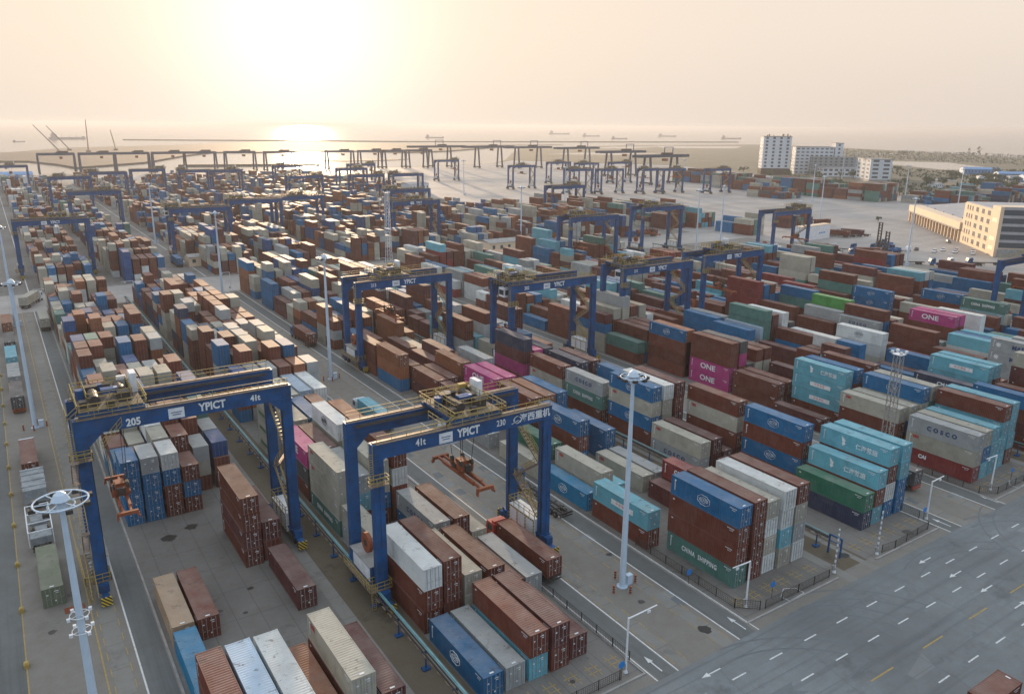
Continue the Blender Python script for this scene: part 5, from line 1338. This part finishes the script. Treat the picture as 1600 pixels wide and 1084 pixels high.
# ------------------------------------------------------------------ buildings
def facade_box(name, P0, P1, depth, h, wallm, roofm, lab, floors, bays, cat='building', para=.8, win=(1.6, 1.5), base=None, roof_junk=False, skip=0):
    # P0 -> P1 is the front edge on the ground, seen from its left hand side; depth to the right of it
    a = Vector((*P0, 0)); b_ = Vector((*P1, 0)); L = (b_-a).length; ang = math.atan2((b_-a).y, (b_-a).x)
    root = empty(name, a, ang, label=lab, cat=cat)      # local x along front, local +y away
    mb = MB(); mb.box(0, 0, 0, L, depth, h); wl_ = mb.obj('wall', wallm, root)
    mb = MB(); mb.box(-.3, -.3, h, L+.3, depth+.3, h+.35); mb.box(-.3, -.3, h+.35, L+.3, 0, h+para); mb.box(-.3, depth, h+.35, L+.3, depth+.3, h+para); mb.box(-.3, 0, h+.35, 0, depth, h+para); mb.box(L, 0, h+.35, L+.3, depth, h+para); mb.obj('roof', roofm, root)
    if base: mb = MB(); mb.box(-.4, -.4, 0, L+.4, depth+.4, base); mb.obj('plinth', M['trunk'] if base > 3 else M['concrete'], root)
    fh = (h-(base or 0))/floors
    for fl in range(floors):
        z = (base or 0)+fl*fh+fh*.35
        for (nb, LL, fx) in ((bays, L, lambda u, v: (u, -.06)), (max(2, int(bays*depth/L)), depth, None)):
            mb = MB(); bw = LL/nb
            for i in range(nb):
                u = (i+.5)*bw
                if fx: mb.box(u-win[0]/2, -.07, z, u+win[0]/2, -.001, z+win[1]); mb.box(u-win[0]/2, depth+.001, z, u+win[0]/2, depth+.07, z+win[1])
                else: mb.box(-.07, u-win[0]/2, z, -.001, u+win[0]/2, z+win[1]); mb.box(LL*0+L+.001, u-win[0]/2, z, L+.07, u+win[0]/2, z+win[1])
            mb.obj('window_row', M['window'], wl_)
    if roof_junk:
        mb = MB(); rr = random.Random(len(lab))
        for i in range(8): x = rr.uniform(1, L-2); y = rr.uniform(1, depth-2); mb.box(x, y, h+.35, x+rr.uniform(.6, 2), y+rr.uniform(.6, 2), h+rr.uniform(1.5, 3.6))
        for i in range(10): x = rr.uniform(.2, L-.3); mb.box(x, .1, h+.8, x+.15, .25, h+rr.uniform(2, 4.5))
        mb.obj('roof_equipment', M['dark_steel'], root)
    return root, L
# colonnade warehouse and its office head
a, b_ = Vector((504, 286)), Vector((433, 216.5)); ang = math.atan2((b_-a).y, (b_-a).x); Lw = (b_-a).length
root = empty('warehouse', (504, 286, 0), ang, label='long cream warehouse with a deep colonnade of pillars under a grey roof', cat='warehouse')
mb = MB(); mb.box(0, 5, 0, Lw, 60, 8.2); mb.obj('wall', M['canvas'], root)
mb = MB(); mb.box(-1, -1, 6.6, Lw, 6, 10.4); mb.box(-1, 6, 8.2, 0, 61, 10.2); mb.obj('fascia', M['cream_wall'], root)
mb = MB(); mb.box(-1.4, -1.9, 6.2, Lw, -.2, 6.6); mb.obj('canopy', M['concrete'], root)
for i in range(18): mb = MB(); x = 1.0+i*(Lw-2.4)/17; mb.box(x-.5, -.8, 0, x+.5, .5, 6.6); mb.obj('pillar', M['cream_wall'], root)
mb = MB(); mb.poly([(0, 6, 10.2), (Lw, 6, 10.2), (Lw, 32, 12.6), (0, 32, 12.6)]); mb.poly([(0, 32, 12.6), (Lw, 32, 12.6), (Lw, 60, 10.2), (0, 60, 10.2)]); mb.poly([(0, 6, 8), (0, 6, 10.2), (0, 32, 12.6), (0, 60, 10.2), (0, 60, 8)])
for x in np.arange(8, Lw, 17): mb.box(x, 6.5, 10.25, x+.8, 7.4, 10.8)
mb.obj('roof', M['grey_roof'], root)
mb = MB()
for i in range(17): x = 1.0+(i+.5)*(Lw-2.4)/17; mb.box(x-1.8, 4.93, 0, x+1.8, 4.99, 5.0)
mb.obj('loading_door', M['dark_steel'], root)
root = empty('office_building', (432.6, 216.2, 0), ang, label='cream five storey office with blue glass front at the right edge', cat='building')
Lo = 42
mb = MB(); mb.box(0, 0, 0, Lo, 34, 21); mb.box(Lo, -1.2, 0, Lo+10, 34, 23.5); wl_ = mb.obj('wall', M['cream_wall'], root)
mb = MB(); mb.box(.4, .4, 21, Lo, 33.6, 21.5); mb.obj('roof', M['grey_roof'], root)
for fl in range(5):
    z = 1.6+fl*4.1
    for i in range(6):
        w_ = 1.6 if i < 3 else 3.6; x = 4+i*3.6 if i < 3 else 17+(i-3)*8.2
        mb = MB(); mb.box(x, -.08, z, x+w_, -.001, z+2.2); wn_ = mb.obj('window', M['window'], root)
        mb = MB(); mb.box(x-.15, -.35, z-.2, x+w_+.15, -.081, z-.02); mb.obj('sill', M['cream_wall'], wn_)
M['lit'] = plain('lit_window', (.75, .5, .2), .4, emit=((1, .72, .35), .5))
for fl in (0, 1, 3):
    mb = MB(); z = 3+fl*4.4; mb.box(Lo+2.5, -1.27, z, Lo+4.4, -1.201, z+1.6); mb.box(Lo+5.4, -1.27, z, Lo+7.3, -1.201, z+1.6); mb.obj('lit_window', M['lit'], root)
X1 = Lo+10
for fl in range(5):
    z = 4.4+fl*3.8; mb = MB(); mb.box(X1+.001, .4, z, X1+.10, 33, z+2.5); 
    mb.obj('glass_band', M['window'], root)
    mb = MB(); mb.box(X1+.001, .4, z+2.5, X1+.35, 33, z+3.8); mb.obj('spandrel', M['grey_roof'], root)
mb = MB(); mb.box(X1+.001, 33, 0, X1+1.2, 70, 23.5); mb.box(0, 34, 0, X1+.001, 70, 23); mb.obj('blue_wing', M['blue_roof'], root)
mb = MB(); mb.box(X1+.36, .2, 0, X1+1.4, 30, 3.9); mb.obj('ground_floor_front', M['concrete'], root)
# other buildings
facade_box('office_tower', (833, 678), (861, 657), 17, 47, M['pale_wall'], M['concrete'], 'tall pale tower block with dark window columns and aerials on its roof', 9, 4, win=(3.0, 2.6), base=8, roof_junk=True)
facade_box('apartment_block', (886, 668), (925, 639), 16, 34, M['pale_wall'], M['concrete'], 'grey balcony block behind and right of the tall tower', 8, 8, win=(3.6, 1.6))
facade_box('stair_tower', (926, 638), (934, 632), 14, 39, M['pale_wall'], M['concrete'], 'narrow stair tower at the right end of the balcony block', 8, 1, win=(2.6, 2.4))
facade_box('apartment_block', (885, 640), (932, 605), 14, 22, M['canvas'], M['concrete'], 'lower grey block in front of the balcony block', 6, 9, win=(2.6, 1.8))
facade_box('low_hall', (872, 615), (925, 575), 20, 10, M['pale_wall'], M['grey_roof'], 'low glazed hall before the grey blocks', 2, 10, win=(4.0, 2.4))
facade_box('office_block', (827, 523), (846, 509), 40, 25, M['pale_wall'], M['concrete'], 'pale five storey block standing alone with striped left side', 5, 2, win=(6.4, 2.2), base=3)
def shed(name, x, y, rz, L, Wd, h, wallm, roofm, lab, cat='shed', group=None):
    root = empty(name, (x, y, 0), rz, label=lab, cat=cat, group=group)
    mb = MB(); mb.box(-L/2, -Wd/2, 0, L/2, Wd/2, h); wl_ = mb.obj('wall', wallm, root)
    r_ = h+Wd*.09; mb = MB(); e = .4
    mb.poly([(-L/2-e, -Wd/2-e, h-.05), (L/2+e, -Wd/2-e, h-.05), (L/2+e, 0, r_), (-L/2-e, 0, r_)]); mb.poly([(-L/2-e, 0, r_), (L/2+e, 0, r_), (L/2+e, Wd/2+e, h-.05), (-L/2-e, Wd/2+e, h-.05)])
    for s in (-1, 1): mb.poly([(s*L/2, -Wd/2, h-.02), (s*L/2, Wd/2, h-.02), (s*L/2, 0, r_-.05)][::s])
    mb.obj('roof', roofm, root)
    mb = MB(); n = max(2, int(L/4))
    for i in range(n): x_ = -L/2+(i+.5)*L/n; mb.box(x_-.7, -Wd/2-.05, h*.4, x_+.7, -Wd/2-.001, h*.75)
    mb.obj('window_row', M['window'], wl_)
shed('shed', 206, 316, 0, 26, 12, 5, M['cream_wall'], M['concrete'], 'long pale shed with windows between the middle container blocks')
shed('shed', 262, 447, .2, 20, 10, 5, M['pale_wall'], M['grey_roof'], 'pale gabled shed left of the open apron'); shed('shed', 318, 640, .3, 24, 14, 8, M['pale_wall'], M['grey_roof'], 'white hall beyond the gabled shed')
shed('shed', 20, 893, 0, 34, 26, 10, M['pale_wall'], M['blue_roof'], 'blue roofed hall behind the leftmost far gantry crane'); shed('shed', 74, 350, 0, 16, 9, 4, M['cream_wall'], M['concrete'], 'small pale hut by the left cross road')
for i, (x, y, L, Wd, h) in enumerate([(1120, 548, 44, 24, 7), (1045, 470, 40, 24, 7), (1010, 425, 40, 22, 7), (960, 365, 40, 22, 7)]):
    shed('shed', x, y, -.85, L, Wd, h, M['blue_roof'], M['blue_roof'], f'large blue roofed shed on the right horizon, {ORD[i+1]} of the group', group='blue roofed sheds on the right')
rr = random.Random(4)
PLC = ['left of the pond', 'below the pond', 'before the blue sheds', 'behind the warehouse', 'at the right edge']
for i in range(26):
    x = rr.uniform(720, 1080); y = rr.uniform(.28, .62)*x*.9
    if 800 < x < 960 and y > 470: continue
    shed('house', x, y, rr.uniform(0, 3), rr.uniform(9, 22), rr.uniform(7, 12), rr.uniform(3, 7), M['pale_wall'] if i % 3 else M['cream_wall'], [M['grey_roof'], M['concrete'], M['blue_roof'], M['orange']][rr.choice((0, 0, 1, 1, 2, 3))],
         f'small {("grey", "pale", "low", "narrow")[i % 4]} house in the scrub {PLC[i % 5]}, {ORD[i//5+1]} there', 'house', 'small houses in the scrub on the right')
# ------------------------------------------------------------------ trees
def tree_mesh(seed, h, w_, dens=520):
    r = random.Random(seed); lf = MB()
    cl = [(r.gauss(0, w_*.26), r.gauss(0, w_*.26), h*r.uniform(.42, .92), w_*r.uniform(.16, .30)) for _ in range(11)]
    for i in range(dens):
        cx, cy, cz, cr = r.choice(cl); v = Vector((r.gauss(0, 1), r.gauss(0, 1), r.gauss(0, .8))).normalized()*cr*r.random()**.4
        c = Vector((cx, cy, cz))+v; s = w_*.055*r.uniform(.6, 1.4); a = Vector((r.gauss(0, 1), r.gauss(0, 1), r.gauss(0, 1))).normalized(); b2 = a.orthogonal().normalized()*s; c2 = a.cross(b2).normalized()*s*.7
        lf.poly([c+b2, c+c2, c-b2, c-c2])
    tk = MB(); tk.tube((0, 0, 0), (0, 0, h*.55), w_*.045, w_*.02, n=7)
    for cx, cy, cz, cr in cl[:6]: tk.tube((0, 0, h*.35), (cx, cy, cz), w_*.018, w_*.006, n=5)
    return lf.mesh('crown', M['leaf']), tk.mesh('trunk', M['trunk'])
TM = [tree_mesh(i, 7, 7) for i in range(3)]+[tree_mesh(7, 11, 4.2)]
TP = [('scrub left of the warehouse', 700, 470), ('the far right scrub', 900, 430), ('the scrub before the blue sheds', 980, 520), ('the shore strip', 1500, 760), ('the tower foot', 800, 590)]
cnt = [0]*5
for i in range(110):
    k = rr.choice((0, 1, 2, 1, 2, 4)); nm, bx_, by_ = TP[k]; x = bx_+rr.gauss(0, 75); y = by_+rr.gauss(0, 55)
    if x < 660 or (800 < x < 990 and 480 < y < 700 and k != 4): continue
    cnt[k] += 1; s = rr.uniform(.7, 1.5); t_ = rr.choice((0, 1, 2))
    root = empty('tree', (x, y, 0), rr.uniform(0, 6), label=f'bushy green tree in {nm}', cat='tree', group='trees in '+nm); root.scale = (s, s, s)
    link(bpy.data.objects.new('crown', TM[t_][0]), root); link(bpy.data.objects.new('trunk', TM[t_][1]), root)
for i, (x, y, s, lb) in enumerate([(1780, 900, 1.6, 'left of a pair of tall dark conifers on the right shore'), (1790, 885, 1.9, 'right of a pair of tall dark conifers on the right shore'), (1880, 760, 1.4, 'single dark tree near the right shore line'), (1700, 1000, 1.5, 'broad dark clump on the right shore, left of the conifers'), (478, 292, .5, 'small round bush at the near corner of the colonnade')]):
    root = empty('tree', (x, y, 0), i, label=lb, cat='tree'); root.scale = (s, s, s*(1.2 if i < 2 else 1)); t_ = 3 if i < 2 else 0
    link(bpy.data.objects.new('crown', TM[t_][0]), root); link(bpy.data.objects.new('trunk', TM[t_][1]), root)
# low scrub that reads as one cover
sb = MB(); r = random.Random(9)
for i in range(9000):
    x = r.uniform(690, 2100); y = r.uniform(.24, .66)*x+r.uniform(-20, 160)
    if x > 1150 and y < x*.42: pass
    c = Vector((x, y, r.uniform(.1, 1.2))); s = r.uniform(.8, 2.2); a = Vector((r.gauss(0, 1), r.gauss(0, 1), r.gauss(0, .6))).normalized(); b2 = a.orthogonal().normalized()*s; c2 = a.cross(b2).normalized()*s*.8
    if 800 < x < 960 and 480 < y < 720: continue
    if 1150 < x < 1480 and 590 < y < 880: continue
    sb.poly([c+b2, c+c2, c-b2, c-c2])
tag(sb.obj('scrub', M['leaf']), 'low scrub covering the flat land behind the port', 'scrub', kind='stuff')
# ------------------------------------------------------------------ ships and mobile cranes
def ship(x, y, L, rz, lab):
    root = empty('ship', (x, y, -1.5), rz, label=lab, cat='ship', group='ships at anchor on the horizon')
    mb = MB(); hw = L*.075; hh = L*.055
    pts = [(-L/2, -hw*.8), (L*.36, -hw), (L/2, 0), (L*.36, hw), (-L/2, hw*.8)]; mb.prism(pts, 0, hh); mb.obj('hull', M['ship'], root)
    mb = MB(); mb.box(-L*.44, -hw*.7, hh, -L*.30, hw*.7, hh+L*.09); mb.box(-L*.42, -hw*.5, hh+L*.09, -L*.36, hw*.5, hh+L*.13); mb.obj('bridge', M['ship'], root)
    mb = MB()
    for q in (-.15, .05, .25): mb.beam((L*q, 0, hh), (L*q, 0, hh+L*.07), L*.012)
    mb.box(L*.40, -hw*.3, hh, L*.46, hw*.3, hh+L*.03); mb.obj('deck_gear', M['ship'], root)
for x, y, L, rz, lb in [(98, 2871, 42, .2, 'small coaster left of the crawler crane'), (262, 3278, 150, .2, 'long barge behind the crawler crane'), (1830, 5000, 110, -.5, 'faint ship above the sun reflection'), (1780, 3350, 110, -.6, 'ship left of the boom gantries'),
                        (3520, 4700, 190, -.7, 'left one of three ships right of centre'), (3060, 3770, 130, -.7, 'middle one of three ships right of centre'), (2600, 2985, 98, -.7, 'nearest of three ships right of centre with clear hull'), (3560, 3640, 140, -.75, 'ship left of the pale tower'), (3300, 2900, 130, -.8, 'ship just left of the pale tower')]:
    ship(x, y, L*.8, rz, lb)
def mobile_crane(x, y, h, dx, lab, mat):
    root = empty('mobile_crane', (x, y, .6), label=lab, cat='crane', group='mobile cranes on the headland')
    mb = MB(); mb.cbox(0, 0, 2, 8, 6, 3); mb.obj('body', M['dark_steel'], root)
    mb = MB(); 
    for s in (-.8, .8): mb.beam((s, 0, 3), (dx+s*.2, 0, h), .9)
    n = 9
    for i in range(n): mb.beam((dx*i/n-.8, 0, 3+(h-3)*i/n), (dx*(i+1)/n+.5, 0, 3+(h-3)*(i+1)/n), .5)
    mb.obj('boom', mat, root)
mobile_crane(126, 1800, 52, -38, 'leaning crane boom left of the tall crawler crane', M['dark_steel']); mobile_crane(152, 1900, 50, -36, 'fainter leaning crane boom behind the first', M['dark_steel']); mobile_crane(176, 1790, 62, 2, 'tall upright crawler crane boom on the headland', M['orange']); mobile_crane(238, 1890, 42, -6, 'yellow crane boom right of the upright one', M['crane_yellow'])
